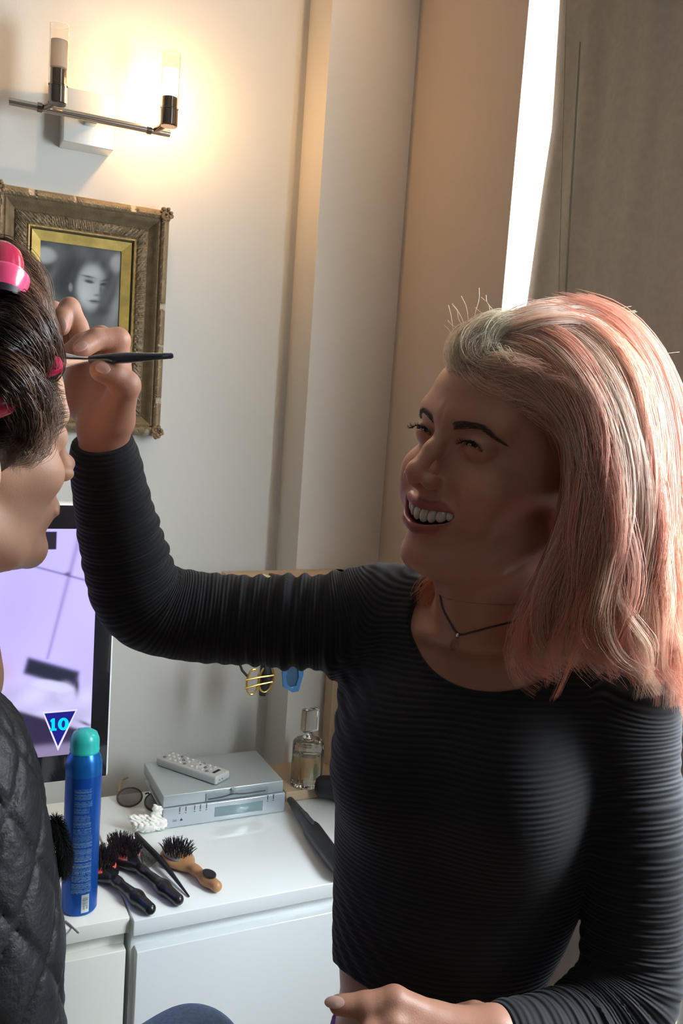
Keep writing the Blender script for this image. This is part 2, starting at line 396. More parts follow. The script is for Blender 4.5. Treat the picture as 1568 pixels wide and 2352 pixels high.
fm.build('moulding', m_gilt, frame)
sl = MB(); lw = .0165
for i in range(4):
    c0, c1 = np.array(cs_[i]), np.array(cs_[(i+1) % 4]); d = (c1-c0)/np.linalg.norm(c1-c0); n_ = np.array(nn[i])
    A = c0+(d+n_)*inner; B = c1+(-d+n_)*inner; A2 = A+(d+n_)*lw; B2 = B+(-d+n_)*lw
    sl.add([(A[0], 1.727, A[1]), (B[0], 1.727, B[1]), (B2[0], 1.738, B2[1]), (A2[0], 1.738, A2[1]), (B2[0], 1.742, B2[1]), (A2[0], 1.742, A2[1])], [(0, 1, 2, 3), (3, 2, 4, 5)])
sl.build('gilt_slip', mat('bright_gilt', (.80, .60, .18), .42, .25, bump=.2, bscale=120, var=.38, vscale=38), frame)
for (cx, cz) in cs_:
    cm = MB(); sx = 1 if cx == X0 else -1; sz = 1 if cz == Z0 else -1
    for k in range(16):
        aa = k*2.4; rr = .003+.0085*math.sqrt(k/16); q = (cx+sx*.0095+rr*math.cos(aa), 1.708, cz+sz*.0095+rr*math.sin(aa))
        cm.lathe(q, (0, -1, 0), [(.004, -.002), (.0042, 0), (.0032, .003+.002*(k % 3)), (.001, .0045+.002*(k % 3))], 8)
    cm.tube([(cx+sx*.013+.006*math.cos(t), 1.703, cz+sz*.013+.006*math.sin(t)) for t in np.linspace(0, 5.5, 16)], .0022, 6)
    cm.build('corner_ornament', mat('corner_gilt', (.30, .20, .11), .5, .3, bump=.5, bscale=500, var=.4, vscale=150), frame)
# the portrait print: a generic black and white head, painted as tones on a flat sheet
def pj(p):
    q = np.asarray(p)-CAM; d = q@Fw; return 784+F*(q@Rt)/d, 1176-F*(q@Up)/d
def G(x, y, cx, cy, sx, sy, a=0):
    c, s = math.cos(a), math.sin(a); u = (x-cx)*c+(y-cy)*s; v = -(x-cx)*s+(y-cy)*c
    return math.exp(-((u/sx)**2+(v/sy)**2))
def E(x, y, cx, cy, sx, sy, a=0, k=7):
    c, s = math.cos(a), math.sin(a); u = (x-cx)*c+(y-cy)*s; v = -(x-cx)*s+(y-cy)*c
    return 1/(1+math.exp(min(60, max(-60, k*((u/sx)**2+(v/sy)**2-1)))))
def portrait(x, y):
    g = .10+.018*math.sin(x*.11+math.sin(y*.05)*1.3)
    g += .32*E(x, y, 103, 586, 26, 18, .2, 4)+.24*E(x, y, 268, 605, 14, 22, .3, 3)+.15*G(x, y, 268, 700, 14, 50, .2)+.10*G(x, y, 120, 630, 8, 25, .5)
    g *= 1-.55*E(x, y, 165, 640, 55, 45, .2, 3)
    g = g*(1-E(x, y, 214, 660, 52, 66, .12, 6))+.055*E(x, y, 214, 660, 52, 66, .12, 6)*(1+.3*math.sin(x*.24+y*.10))
    f = E(x, y, 210, 660, 33, 52, .05, 5)*(1-E(x, y, 250, 690, 24, 60, .1, 5)*.8)
    g = g*(1-f)+f*(.46-.0030*max(0, x-205)+.08*G(x, y, 190, 680, 16, 20)+.06*G(x, y, 222, 625, 14, 12))
    g += .20*E(x, y, 162, 660, 4.5, 9, 0, 3)
    g *= 1-.86*E(x, y, 205, 647, 10.5, 3.6, .22, 3); g *= 1-.85*E(x, y, 237, 653, 7, 3.4, -.1, 3); g *= 1-.45*G(x, y, 205, 642, 15, 7, .2)   # eyes
    g *= 1-.82*G(x, y, 202, 635, 15, 2.2, .22); g *= 1-.7*G(x, y, 240, 644, 9, 2.6, -.25)  # brows
    g *= 1-.6*G(x, y, 222, 678, 6, 2.6); g *= 1-.45*G(x, y, 231, 662, 3, 14)
    g *= 1-.85*G(x, y, 216, 692, 12, 1.6, .1); g *= 1-.5*E(x, y, 217, 693, 11, 5.5, .08, 3)
    g *= 1-.5*G(x, y, 235, 715, 20, 10)
    return g
ip = inner+lw-.001
pm_ = MB().grid(lambda u, v: (X0+ip+(X1-X0-2*ip)*u, 1.741, Z0+ip+(Z1-Z0-2*ip)*v), 200, 330)
pm_.c = [tuple(np.array((.90, .97, 1.0))*max(.012, portrait(*pj(v)))) for v in pm_.v]
pm_.build('portrait_print', mat('print', rough=.28, attr='Col'), frame)

# ================================================================ television
TY = 1.45
tr_ = on(1, TY, 277, 1157); tb_ = on(1, TY, 245, 1785)
TX1 = (tr_[0]+tb_[0])/2; TZ1, TZ0 = tr_[2], tb_[2]; TX0 = TX1-.66
tv = thing('television', ((TX0+TX1)/2, TY+.03, .75), 'white-edged flat television showing a lilac picture, standing on the sideboard', 'television')
zc = (TZ0+TZ1)/2
MB().box(((TX0+TX1)/2, TY+.018, zc), (TX1-TX0, .036, TZ1-TZ0), bev=.006).build('housing', mat('white_plastic', (.78, .80, .80), .35), tv)
m_blk = mat('gloss_black', (.012, .013, .016), .10, coat=.5)
MB().box(((TX0+TX1)/2, TY-.0015, zc), (TX1-TX0-.008, .003, TZ1-TZ0-.008), bev=.0012).build('bezel', m_blk, tv)
st = on(1, TY-.004, 187, 1215); sb = on(1, TY-.004, 203, 1728); sr = on(1, TY-.004, 220, 1369)
SX1 = sr[0]; SZ1 = st[2]; SZ0 = sb[2]; SX0 = TX0+(TX1-SX1)
def screen(x, y):
    c = np.array((.50, .43, .98))*(1+.05*math.sin(x*.02)*math.sin(y*.013))
    c = c*(1-.10*G(x, y, 20, 1420, 60, 120))+.03
    # tile joints on the lilac wall
    t = (y-1215)/(1520-1215); lx = 183+(103-183)*t
    wdt = 7-3*t; k = math.exp(-((x-lx-4)/wdt)**2)*(1 if y < 1515 else 0)
    c = c*(1-.42*k)+np.array((.05, .02, .04))*k
    yl = 1293+(1337-1293)*(x-50)/(212-50); k = math.exp(-((y-yl)/2.6)**2)*(1 if x > 45 else 0); c = c*(1-.6*k)
    k = G(x, y, 155, 1318, 7, 4); c = c*(1-.7*k)
    bl0 = np.array((.62, .58, .92)); k = E(x, y, 120, 1640, 150, 85, .1, 4)
    c = c*(1-k)+k*bl0*(.85+.15*math.sin(x*.05+y*.03)*math.sin(y*.06))
    c = c*(1-.6*G(x, y, 10, 1540, 30, 40))+.6*G(x, y, 10, 1540, 30, 40)*np.array((.55, .38, .50))
    # dark sofa-like block
    u = (x-118)*.96+(y-1545)*.27; v = -(x-118)*.27+(y-1545)*.96
    k = 1/(1+math.exp(max(-40, min(40, (abs(u)-62)*.5))))*1/(1+math.exp(max(-40, min(40, (abs(v)-20)*.5)))); c = c*(1-k)+k*np.array((.018, .02, .045))
    k = G(x, y, 176, 1575, 6, 20); c = c*(1-k)+k*np.array((.03, .02, .05))
    k = E(x, y, 118, 1575, 45, 12, .15, 5)+.6*E(x, y, 150, 1590, 22, 24, 0, 4); k = min(1, k); c = c*(1-.8*k)+.8*k*np.array((.62, .62, .90))
    if y > 1640: 
        k = min(1, (y-1640)/30)*(1 if x < 105 else .0); c = c*(1-k)+k*np.array((.03, .02, .06))
    k = G(x, y, 196, 1662, 16, 3.5, .4); c = c*(1-.8*k)
    k = 1/(1+math.exp(-max(-40, min(40, (y-(1668+(x-160)*.3))*.6)))); c = c*(1-k)+k*(np.array((.03, .02, .06))+np.array((.22, .18, .29))/(1+math.exp(-max(-40, min(40, (y-1712+(x-100)*.10)*.35)))))
    if x < 129 and x > 100 and 1222 < y < 1262: c = np.array((.02, .015, .03))
    return c
def scol(p): return tuple(screen(*pj(p)))
sm = MB().grid(lambda u, v: (SX0+(SX1-SX0)*(1-(1-u)**1.0), TY-.0035, SZ0+(SZ1-SZ0)*v), 260, 210)
sm.c = [scol(v) if v[0] > .08 else (.5, .43, .95) for v in sm.v]
M_ = mat('lit_screen', (0, 0, 0), .2, attr='Col'); nt = M_.node_tree; bs = nt.nodes['Principled BSDF']
for l in list(bs.inputs['Base Color'].links): nt.links.new(l.from_socket, bs.inputs['Emission Color']); nt.links.remove(l)
bs.inputs['Base Color'].default_value = (.01, .01, .01, 1); bs.inputs['Emission Strength'].default_value = .95
scr = sm.build('screen', M_, tv)
def flat(name, pts, mt, parent, dy): return MB().prism([on(1, TY-dy, *p) for p in pts], (0, .0003, 0)).build(name, mt, parent, smooth=False)
def emi(n, c, s=1): return mat(n, (0, 0, 0), .3, emit=c, estr=s)
tri = flat('badge_border', [(97, 1636), (178, 1629), (133, 1725)], emi('badge_edge', (.66, .60, .95)), scr, .0045)
flat('badge', [(102, 1639), (173, 1633), (133, 1714)], emi('badge_blue', (.012, .012, .20)), scr, .005)
def text(name, s, size, loc, mt, parent, M=None, ext=.0002, bold=0.0, sx=1):
    cu = bpy.data.curves.new(name, 'FONT'); cu.body = s; cu.size = size; cu.extrude = ext; cu.offset = bold; cu.align_x = 'CENTER'; cu.align_y = 'CENTER'
    o = bpy.data.objects.new(name, cu); C.objects.link(o); bpy.context.view_layer.update()
    me = bpy.data.meshes.new_from_object(o.evaluated_get(bpy.context.evaluated_depsgraph_get())); bpy.data.objects.remove(o)
    M = np.array([[1, 0, 0], [0, 0, -1], [0, 1, 0]], float) if M is None else M
    for v in me.vertices: v.co = Vector(M@np.array((v.co.x*sx, v.co.y, v.co.z)))+Vector(loc)
    me.name = name; me.materials.clear()
    return link(name, me, mt, parent)
Mten = np.array([[1, 0, 0], [0, 0, -1], [.02, 1, 0]], float)
m_cy = emi('badge_cyan', (.0, .62, 1.0))
flat('numeral_one', [(116, 1654), (121, 1650), (126, 1650), (126, 1673), (130, 1673), (130, 1678), (114, 1679), (114, 1674), (118.5, 1674), (118.5, 1658), (116, 1659)], m_cy, scr, .0055)
zm = MB(); no = 32; ze_ = [on(1, TY-.0055, 145.5+rx*math.cos(t), 1663-1.0*math.cos(t)+ry*math.sin(t)) for rx, ry in ((12.5, 14.5), (4, 8.5)) for t in np.linspace(0, 2*math.pi, no+1)[:-1]]
zm.add(ze_, [(i, (i+1) % no, no+(i+1) % no, no+i) for i in range(no)]).build('numeral_zero', m_cy, scr, smooth=False)
cx_ = (TX0+TX1)/2
MB().box((cx_, TY+.05, (.762+TZ0+.12)/2), (.10, .012, TZ0+.12-.762), bev=.003).build('stand_neck', MATS['white_plastic'], tv)
MB().box((cx_, TY+.01, .756), (.24, .20, .012), bev=.005).build('stand_foot', MATS['white_plastic'], tv)
# ================================================================ sideboard units
m_lac = mat('white_lacquer', (.86, .90, .89), .16, coat=.6)
m_lac2 = mat('cream_lacquer', (.80, .80, .72), .25, coat=.3)
m_carc = mat('carcass_side', (.42, .34, .30), .6)
CB = 1.625; ZT = .75; XS = float(on(2, ZT, 308, 2117)[0])
def unit(name, x0, x1, fy, mt, label):
    t = thing(name, ((x0+x1)/2, fy, 0), label, 'cabinet')
    MB().box(((x0+x1)/2, (fy+CB)/2, ZT-.0125), (x1-x0, CB-fy, .025), bev=.0012).build('top', mt, t)
    MB().box(((x0+x1)/2, (fy+.022+CB)/2, (ZT-.025+.06)/2), (x1-x0-.004, CB-fy-.022, ZT-.025-.06), bev=.001).build('body', mt, t)
    MB().box(((x0+x1)/2, (fy+.06+CB)/2, .03), (x1-x0-.04, CB-fy-.08, .06)).build('plinth', m_carc, t)
    dz = .697
    MB().box(((x0+x1)/2+.002, fy+.012, (dz+.07)/2), (x1-x0-.010, .020, dz-.07), bev=.0015).build('door', mt, t)
    return t
u1 = unit('cabinet', XS+.0, XS+.583, 1.203, m_lac, 'white gloss cabinet on the right carrying the hairbrushes and the silver disc player')
u2 = unit('cabinet', XS-.66, XS-.0035, 1.215, m_lac2, 'cream-white cabinet on the left carrying the television and the blue spray can')
# ================================================================ spray can
def onto(x, y, z=ZT): return on(2, z, x, y)
cb = onto(181, 2084); cb[2] = ZT+.0005; cr = .0262
ct = float(on(1, cb[1]-.0, 181, 1679)[2])-ZT
can = thing('spray_can', cb, 'tall metallic blue hairspray can with a turquoise cap beside the black jacket', 'spray can')
hb = ct-.048
prof_ = [(cr*.93, 0), (cr, .003), (cr, hb-.008), (cr*.985, hb), (cr*.93, hb+.007), (cr*.82, hb+.013), (cr*.76, hb+.016)]
N = 200; V = []; cc = []; zs = np.concatenate([[0, .003], np.linspace(.004, hb-.008, 300), [hb-.004, hb, hb+.004, hb+.007, hb+.013, hb+.016]])
rs = np.interp(zs, [q[1] for q in prof_], [q[0] for q in prof_])
# direction facing the camera side of the can, for the printed back label
fd = math.atan2(-cb[1], -cb[0])
rt = np.random.default_rng(3); rows = rt.random(400)
for z, r in zip(zs, rs):
    for j in range(N):
        a_ = 2*math.pi*j/N; dA = (a_-fd+math.pi) % (2*math.pi)-math.pi
        V.append(cb+vec(r*math.cos(a_), r*math.sin(a_), z)); hz = z/hb
        col = np.array((.008, .085, .40)) if hz < .93 else np.array((.01, .14, .46))
        s_ = dA*cr*1000   # mm across the label, + is to the right
        if .16 < hz < .86:
            ln = int(z/.00125); blk = int(z/.0105)
            if -12 < s_ < 17-7*(rows[blk] if hz > .55 else .1) and (z/.00125-ln) < .62 and (z/.0105-blk) > .16:
                wd = rows[(ln*7+int((s_+30)/1.3)) % 400]
                if wd > .18: col = np.array((.14, .27, .47)) if hz > .5 else np.array((.20, .36, .58))
        if .022 < hz < .145 and 3 < s_ < 15:
            col = np.array((.62, .68, .66))
            if .045 < hz < .135 and 5 < s_ < 13:
                col = np.array((.25, .28, .28)) if (rows[int(z/.0006) % 400] > .5 if hz > .07 else rows[int(s_*3) % 400] > .4) else col
        cc.append(col)
nz = len(zs)
Fq = [(i*N+j, i*N+(j+1) % N, (i+1)*N+(j+1) % N, (i+1)*N+j) for i in range(nz-1) for j in range(N)]+[tuple(range(N))[::-1], tuple((nz-1)*N+j for j in range(N))]
MB().add(V, Fq, cc).build('body', mat('blue_metal_print', rough=.28, metal=.45, attr='Col'), can)
cz = cb+vec(0, 0, hb+.016)
m_cap = mat('turquoise_cap', (.03, .46, .42), .3, sss=.3)
MB().lathe(cz, (0, 0, 1), [(cr*.80, 0), (cr*.82, .003), (cr*.80, .004), (cr*.80, .016), (cr*.78, .020), (cr*.66, .028), (cr*.4, .0325), (cr*.05, .034)], 40, sy=1).build('cap', m_cap, can)
n_ = np.array([math.cos(fd+.9), math.sin(fd+.9), 0])
MB().box(cz+vec(0, 0, .030)+n_*-.004, (.014, .010, .008), bev=.003).build('nozzle', m_cap, can)
# ================================================================ disc player
m_sil = mat('silver_paint', (.50, .56, .57), .32, .45, bump=.05, bscale=900)
m_sil2 = mat('silver_front', (.60, .66, .70), .25, .45)
m_dark = mat('dark_slot', (.02, .025, .03), .4)
m_lcd = mat('display_glass', (.22, .33, .34), .08, .0, coat=1)
PX0, PX1, PY0, PY1, PZ = .400, .632, 1.464, 1.618, .812
dvd = thing('disc_player', (PX0, PY0, ZT), 'silver disc player on the white cabinet with the grey remote on its lid', 'disc player')
MB().box(((PX0+PX1)/2, (PY0+PY1)/2+.002, PZ-.011), (PX1-PX0, PY1-PY0, .022), bev=.0015).build('lid', m_sil, dvd)
MB().box(((PX0+PX1)/2+.004, (PY0+PY1)/2+.006, PZ-.0275), (PX1-PX0-.012, PY1-PY0-.012, .015), bev=.001).build('chassis', mat('chassis_grey', (.22, .24, .25), .45, .3), dvd)
MB().box(((PX0+PX1)/2, (PY0+PY1)/2+.004, PZ-.036), (PX1-PX0-.004, PY1-PY0-.01, .004), bev=.001).build('base_plate', m_sil, dvd)
fz = PZ-.0235
MB().box(((PX0+PX1)/2+.002, PY0+.004, (fz+ZT+.0012)/2), (PX1-PX0+.004, .012, fz-ZT-.0012), bev=.0018).build('front_panel', m_sil2, dvd)
for fx in (PX0+.02, PX1-.02):
    MB().lathe((fx, PY1-.02, ZT+.0005), (0, 0, 1), [(.008, 0), (.008, PZ-.038-ZT)], 16).build('foot', m_dark, dvd)
def fpt(x, y, dy=0): return on(1, PY0-.002-dy, x, y)
a_, b_ = fpt(492, 1878), fpt(604, 1836)
MB().box(((a_[0]+b_[0])/2, PY0-.0022, (a_[2]+b_[2])/2-.0005), (b_[0]-a_[0], .0012, .019), bev=.0005).build('display', m_lcd, dvd)
sx0, sx1 = fpt(474, 1830)[0], fpt(617, 1810)[0]; sz_ = PZ-.0125
MB().box(((sx0+sx1)/2, PY0+.0008, sz_), (sx1-sx0, .0026, .015), bev=.0004).build('tray_recess', mat('slot_grey', (.30, .35, .36), .4, .3), dvd)
def slot(u): 
    b = math.exp(-((u-.42)/.13)**2); return (sx0+.004+(sx1-sx0-.010)*u, PY0-.0010, sz_-.0035+.005*u*.4+.003*b)
MB().tube([slot(u) for u in np.linspace(0, 1, 40)], .0011, 8).build('disc_slot', m_dark, dvd)
MB().lathe(((sx0*.58+sx1*.42), PY0-.0005, PZ-.0045), (0, 0, 1), [(.013, 0), (.012, .004)], 24, sy=.25).build('slot_bump', m_sil2, dvd)
for px in (413, 427, 447, 460, 474, 615, 628):
    q = fpt(px, 1858 if px < 500 else 1829, .0004); q[2] = fz-.004
    MB().box(q, (.0012, .0008, .009)).build('button_gap', m_dark, dvd)
    q2 = q-vec(0, 0, .0075); MB().box(q2, (.003, .0006, .0007)).build('button_mark', m_dark, dvd)
text('front_marking', '· (o) · ▲', .0065, fpt(406, 1884, .0003), m_dark, dvd, ext=.0001)
# remote
ra = onto(388, 1748, PZ+.006); rb = onto(497, 1785, PZ+.006)
dd = rb-ra; Lr = np.linalg.norm(dd)+.030; dd /= np.linalg.norm(dd); pp = np.cross((0, 0, 1), dd); RM = np.stack([dd, pp, vec(0, 0, 1)], 1)
rc = (ra+rb)/2; rc[2] = PZ+.009
rem = thing('remote_control', rc-vec(0, 0, .009), 'grey remote control with many buttons lying on the silver disc player', 'remote control')
def loc(M, c, x, y, z): return c+M@vec(x, y, z)
rmesh = MB().box(rc, (Lr, .043, .0165), RM, bev=.006); rmesh.build('shell', mat('grey_plastic', (.47, .48, .46), .4), rem)
rr_ = np.random.default_rng(1)
for i in range(9):
    for j in range(3):
        if i in (5,) and j == 1: continue
        q = loc(RM, rc, -Lr/2+.014+i*.0125+(.004 if i > 4 else 0), (j-1)*.0115, .0088)
        MB().lathe(q, (0, 0, 1), [(.0032, -.001), (.0032, .0008), (.0022, .0016)], 12).build('button', mat('button_light' if (i+j) % 4 else 'button_dark', (.55, .55, .53) if (i+j) % 4 else (.16, .17, .17), .5), rem)
q = loc(RM, rc, .018, 0, .0088); MB().lathe(q, (0, 0, 1), [(.009, -.001), (.009, .001), (.006, .0016)], 24).build('ring_button', MATS['button_light'], rem)
MB().box(loc(RM, rc, Lr/2-.016, 0, .0084), (.006, .02, .0006), RM).build('name_strip', m_dark, rem)
for s in (-1, 1): MB().lathe(loc(RM, rc, Lr/2-.0002, s*.004-.006, -.001), dd, [(.0014, -.001), (.0014, .0004)], 10).build('screw_hole', m_dark, rem)
# sunglasses tucked beneath the player's raised side
sg = thing('sunglasses', onto(305, 1838), 'dark tortoiseshell sunglasses lying half under the silver disc player', 'sunglasses')
m_tort = mat('tortoiseshell', (.10, .05, .03), .2, var=.6, vscale=90)
g0 = onto(297, 1845); gx = vec(.80, -.60, 0); gz = vec(.30, .42, .36); gz /= np.linalg.norm(gz)
for s in (0, 1):
    c_ = g0+gx*(.056*s)+vec(0, 0, .0125)
    ring = [c_+gx*.024*math.cos(t)+gz*.0195*math.sin(t) for t in np.linspace(0, 2*math.pi, 28)]
    MB().tube(ring, .0019, 8, caps=False).build('rim', m_tort, sg)
    MB().prism([c_+gx*.023*math.cos(t)+gz*.0185*math.sin(t) for t in np.linspace(0, 2*math.pi, 28)[:-1]], np.cross(gx, gz)*.0012).build('lens', mat('smoked_lens', (.30, .27, .25), .05, trans=.85), sg)
    MB().tube([c_+gx*.026*(-1 if s == 0 else 1)+gz*.008, c_+gx*.027*(-1 if s == 0 else 1)+vec(.02, .05, .006), c_+gx*.026*(-1 if s == 0 else 1)+vec(.04, .09, -.008)], .0017, 8).build('temple', mat('amber_temple', (.35, .15, .04), .3), sg)
MB().tube([g0+gx*.023+gz*.024, g0+gx*.028+gz*.027, g0+gx*.033+gz*.024], .0017, 8).build('bridge', m_tort, sg)
# crumpled tissue
def tissue_f(p):
    d = ell(p, (0, 0, .012), (.026, .018, .012)); 
    for k, (x, y, z, r) in enumerate([(-.020, .004, .020, .009), (.014, .0, .024, .009), (.019, .002, .034, .008), (.006, -.006, .016, .011), (-.008, .004, .018, .010), (.022, -.006, .012, .011), (-.028, .004, .026, .0055), (.014, .002, .040, .0055)]):
        d = smin(d, ell(p, (x, y, z), (r, r*.8, r)), .004)
    n1 = np.sin(p[:, 0]*330+3*np.sin(p[:, 2]*260))*np.sin(p[:, 2]*310+2*np.sin(p[:, 1]*350)+1)
    return np.maximum(d-.0030*np.abs(n1)+.0008, -p[:, 2])
V, Q = nets(tissue_f, (-.045, -.035, -.004), (.045, .035, .056), .0011)
tc_ = onto(338, 1908)
to = npmesh('crumpled_tissue', V+tc_+vec(0, 0, .0005), Q, mat('tissue', (.86, .84, .78), .9, sss=.3, sssr=(.5, .5, .5)), None)
tag(to, 'crumpled white tissue in front of the silver disc player', 'tissue')
# ================================================================ brushes
m_gb = mat('glossy_black', (.010, .010, .011), .28, coat=.3)
m_br = mat('black_bristle', (.022, .018, .020), .45)
def brush(name, hc, end, hl, hw, L, label, mt, pad, bl, nb, grp=None, tilt=0):
    """hc head centre, end of handle (world, on the cabinet top)"""
    d = end-hc; d[2] = 0; d /= np.linalg.norm(d); pp = np.cross((0, 0, 1), d); M = np.stack([d, pp, vec(0, 0, 1)], 1)
    t = thing(name, hc*vec(1, 1, 0)+vec(0, 0, ZT), label, 'hairbrush', grp)
    c = hc*vec(1, 1, 0)+vec(0, 0, ZT+.001)
    def bf(p):
        dd = ell(p, (0, 0, .010), (hl, hw, .0105))
        dd = smin(dd, chain(p, [(hl*.6, 0, .010), (hl+.018, 0, .011), (L*.70, 0, .0105), (L-.010, 0, .0095)], [.010, .0068, .0100, .0088], .01), .014)
        dd = smax(dd, -(p[:, 2]+0), .002)
        return dd
    V, Q = nets(bf, (-hl-.01, -hw-.01, -.004), (L+.01, hw+.01, .032), .0014)
    npmesh('handle', c+V@M.T, Q, mt, t)
    pm = MB().lathe(c+vec(0, 0, .0165), (0, 0, 1), [(.98, -.002), (1, .002), (.8, .0045), (.4, .006), (.01, .0065)], 40, up=d, sx=hl*.86, sy=hw*.86)
    pm.build('cushion', pad, t)
    bm_ = MB(); r2 = np.random.default_rng(5)
    for k in range(nb):
        u = math.sqrt((k+.5)/nb); a = k*2.39996; x, y = u*math.cos(a)*hl*.80, u*math.sin(a)*hw*.80
        o = c+M@vec(x, y, .021); le = bl*(1-.25*u*u)+r2.uniform(-.0015, .0015); sp_ = vec(x*.28, y*.35, 0)+r2.normal(0, .0012, 3)*vec(1, 1, 0)
        for q_ in range(3):
            off = r2.normal(0, .0007, 3)*vec(1, 1, 0)
            bm_.tube([o+off*.4, o+M@(sp_*.4)+off+vec(0, 0, le*.55), o+M@sp_+off*2+vec(0, 0, le)], [.00055, .0005, .0003], 4)
    bo_ = bm_.build('bristles', m_br, t); bo_['kind'] = 'stuff'
    return t, M, c
m_red = mat('red_cushion', (.75, .11, .07), .5)
brush('hairbrush', onto(228, 2010), onto(338, 2098), .036, .028, .155, 'black paddle hairbrush with a red cushion nearest the blue spray can', m_gb, m_red, .021, 150)
brush('hairbrush', onto(284, 1980), onto(414, 2086), .042, .025, .172, 'black oval hairbrush lying between the red-cushioned brush and the tail comb', m_gb, mat('pink_cushion', (.45, .12, .12), .5), .020, 150)
wbt, wM, wc_ = brush('hairbrush', onto(406, 1984), onto(496, 2050), .034, .026, .120, 'short wooden hairbrush with black bristles in front of the disc player', mat('beech_wood', (.50, .25, .11), .4, var=.25, vscale=45), mat('grey_cushion', (.25, .22, .2), .5), .015, 110)
MB().lathe(loc(wM, wc_, .090, 0, .0228), (0, 0, 1), [(1, -.002), (1, .0006), (.9, .001)], 28, up=wM[:, 0], sx=.014, sy=.0085).build('handle_inlay', mat('matt_black', (.015, .015, .017), .5), wbt)
# tail comb
ca, cbb = onto(312, 1936), onto(434, 2062); d = cbb-ca; d[2] = 0; L = np.linalg.norm(d); d /= L; pp = np.cross((0, 0, 1), d); M = np.stack([d, pp, vec(0, 0, 1)], 1)
comb = thing('tail_comb', ca*vec(1, 1, 0)+vec(0, 0, ZT), 'black tail comb with a long pointed handle beside the black hairbrushes', 'comb')
cc_ = ca*vec(1, 1, 0)+vec(0, 0, ZT+.0145)
MB().box(loc(M, cc_, .045, 0, 0), (.095, .006, .009), M, bev=.002).build('spine', MATS['matt_black'], comb)
MB().tube([loc(M, cc_, .09, 0, 0), loc(M, cc_, .115, 0, -.002), loc(M, cc_, L, 0, -.0125)], [.0055, .0045, .0013], 10).build('tail', MATS['matt_black'], comb)
tm = MB()
for k in range(44): tm.tube([loc(M, cc_, .003+k*.002, 0, -.003), loc(M, cc_, .003+k*.002, -.016, -.0125)], [.0007, .0004], 4)
tm.build('teeth', MATS['matt_black'], comb)
# hair wand, and the round end of a dryer
wa, we = onto(664, 1834, .762), onto(752, 1955, .768)
wand = thing('curling_wand', wa*vec(1, 1, 0)+vec(0, 0, ZT), 'dark grey tapered curling wand on the cabinet beside the standing woman', 'curling wand')
wd = we-wa; m_dg = mat('dark_grey_plastic', (.055, .06, .068), .38)
MB().tube([wa, wa+wd*.03, wa+wd*.45, wa+wd*.62], [.003, .0065, .0115, .013], 20).build('barrel', m_dg, wand)
MB().tube([wa+wd*.60, wa+wd*.64, wa+wd*1.1, wa+wd*1.35], [.015, .0165, .016, .013], 20).build('handle', mat('wand_handle', (.02, .02, .024), .35), wand)
MB().tube([wa+wd*.34+vec(0, 0, .010), wa+wd*.50+vec(-.004, 0, .018), wa+wd*.68+vec(-.004, 0, .019)], [.002, .004, .003], 10).build('clip', m_dg, wand)
dr = onto(736, 1806, .782)
dry = thing('hair_dryer', dr*vec(1, 1, 0)+vec(0, 0, ZT), 'black round-ended hair dryer beside the glass perfume bottle', 'hair dryer')
dax = vec(.85, -.45, 0); dax /= np.linalg.norm(dax)
MB().lathe(dr-dax*.012, dax, [(.004, 0), (.014, .002), (.0205, .009), (.022, .018), (.024, .06), (.026, .10), (.022, .12)], 30).build('barrel', MATS['matt_black'], dry)
MB().tube([dr+dax*.075+vec(0, 0, -.012), dr+dax*.085+vec(-.03, -.03, -.016), dr+dax*.09+vec(-.05, -.06, -.018)], [.014, .012, .012], 16).build('handle', MATS['matt_black'], dry)
# ================================================================ wooden stand, bottle, hanging bits
m_pine = mat('pine', (.58, .42, .27), .5, var=.2, vscale=25)
bx0, bx1, by0, by1 = .652, .86, 1.497, 1.632
stz = .7515
stand = thing('wooden_stand', (bx0, by0, ZT), 'pale wooden open shelf stand holding the perfume bottle in the wall corner', 'shelf stand')
MB().box(((bx0+bx1)/2, (by0+by1)/2, stz+.010), (bx1-bx0, by1-by0, .020), bev=.002).build('base_board', m_pine, stand)
up = on(1, 1.61, 752, 1745); uz = 1.155
MB().box((float(up[0]), 1.612, (stz+.02+uz)/2), (.016, .036, uz-stz-.02), bev=.001).build('upright', m_pine, stand)
tz = on(1, 1.50, 600, 1341)[2]; tl_ = on(1, 1.50, 556, 1341)[0]
uz = float(tz)
MB().box(((tl_+bx1)/2, 1.56, uz-.008), (bx1-tl_, .13, .016), bev=.001).build('top_board', m_pine, stand)
MB().box((float(up[0]), 1.612, (1.10+uz)/2), (.016, .036, uz-1.10), bev=.001).build('upright', m_pine, stand)
pc = on(2, stz+.020, 702, 1800); pc[2] = stz+.0205
bot = thing('perfume_bottle', pc, 'clear glass perfume bottle with a square stopper on the wooden stand', 'perfume bottle')
m_pg = mat('bottle_glass', (.98, 1, .96), .01, trans=1, ior=1.38)
MB().lathe(pc, (0, 0, 1), [(.030, 0), (.0325, .003), (.0325, .006), (.0315, .008), (.0315, .086), (.029, .0905), (.010, .092), (.010, .095)], 12).build('body', m_pg, bot, smooth=False)
MB().lathe(pc+vec(0, 0, .010), (0, 0, 1), [(.0245, 0), (.026, .002), (.026, .052), (.0255, .053)], 12).build('scent', mat('scent', (.97, .96, .85), .0, trans=1, ior=1.33), bot)
MB().lathe(pc+vec(0, 0, .0955), (0, 0, 1), [(.012, 0), (.013, .002), (.011, .005), (.007, .008), (.007, .012)], 24).build('collar', mat('polished_chrome', (.8, .8, .8), .08, 1), bot)
a45 = math.radians(10); RB = np.array([[math.cos(a45), -math.sin(a45), 0], [math.sin(a45), math.cos(a45), 0], [0, 0, 1]])
MB().box(pc+vec(0, 0, .133), (.034, .018, .046), RB, bev=.003).build('stopper', m_pg, bot)
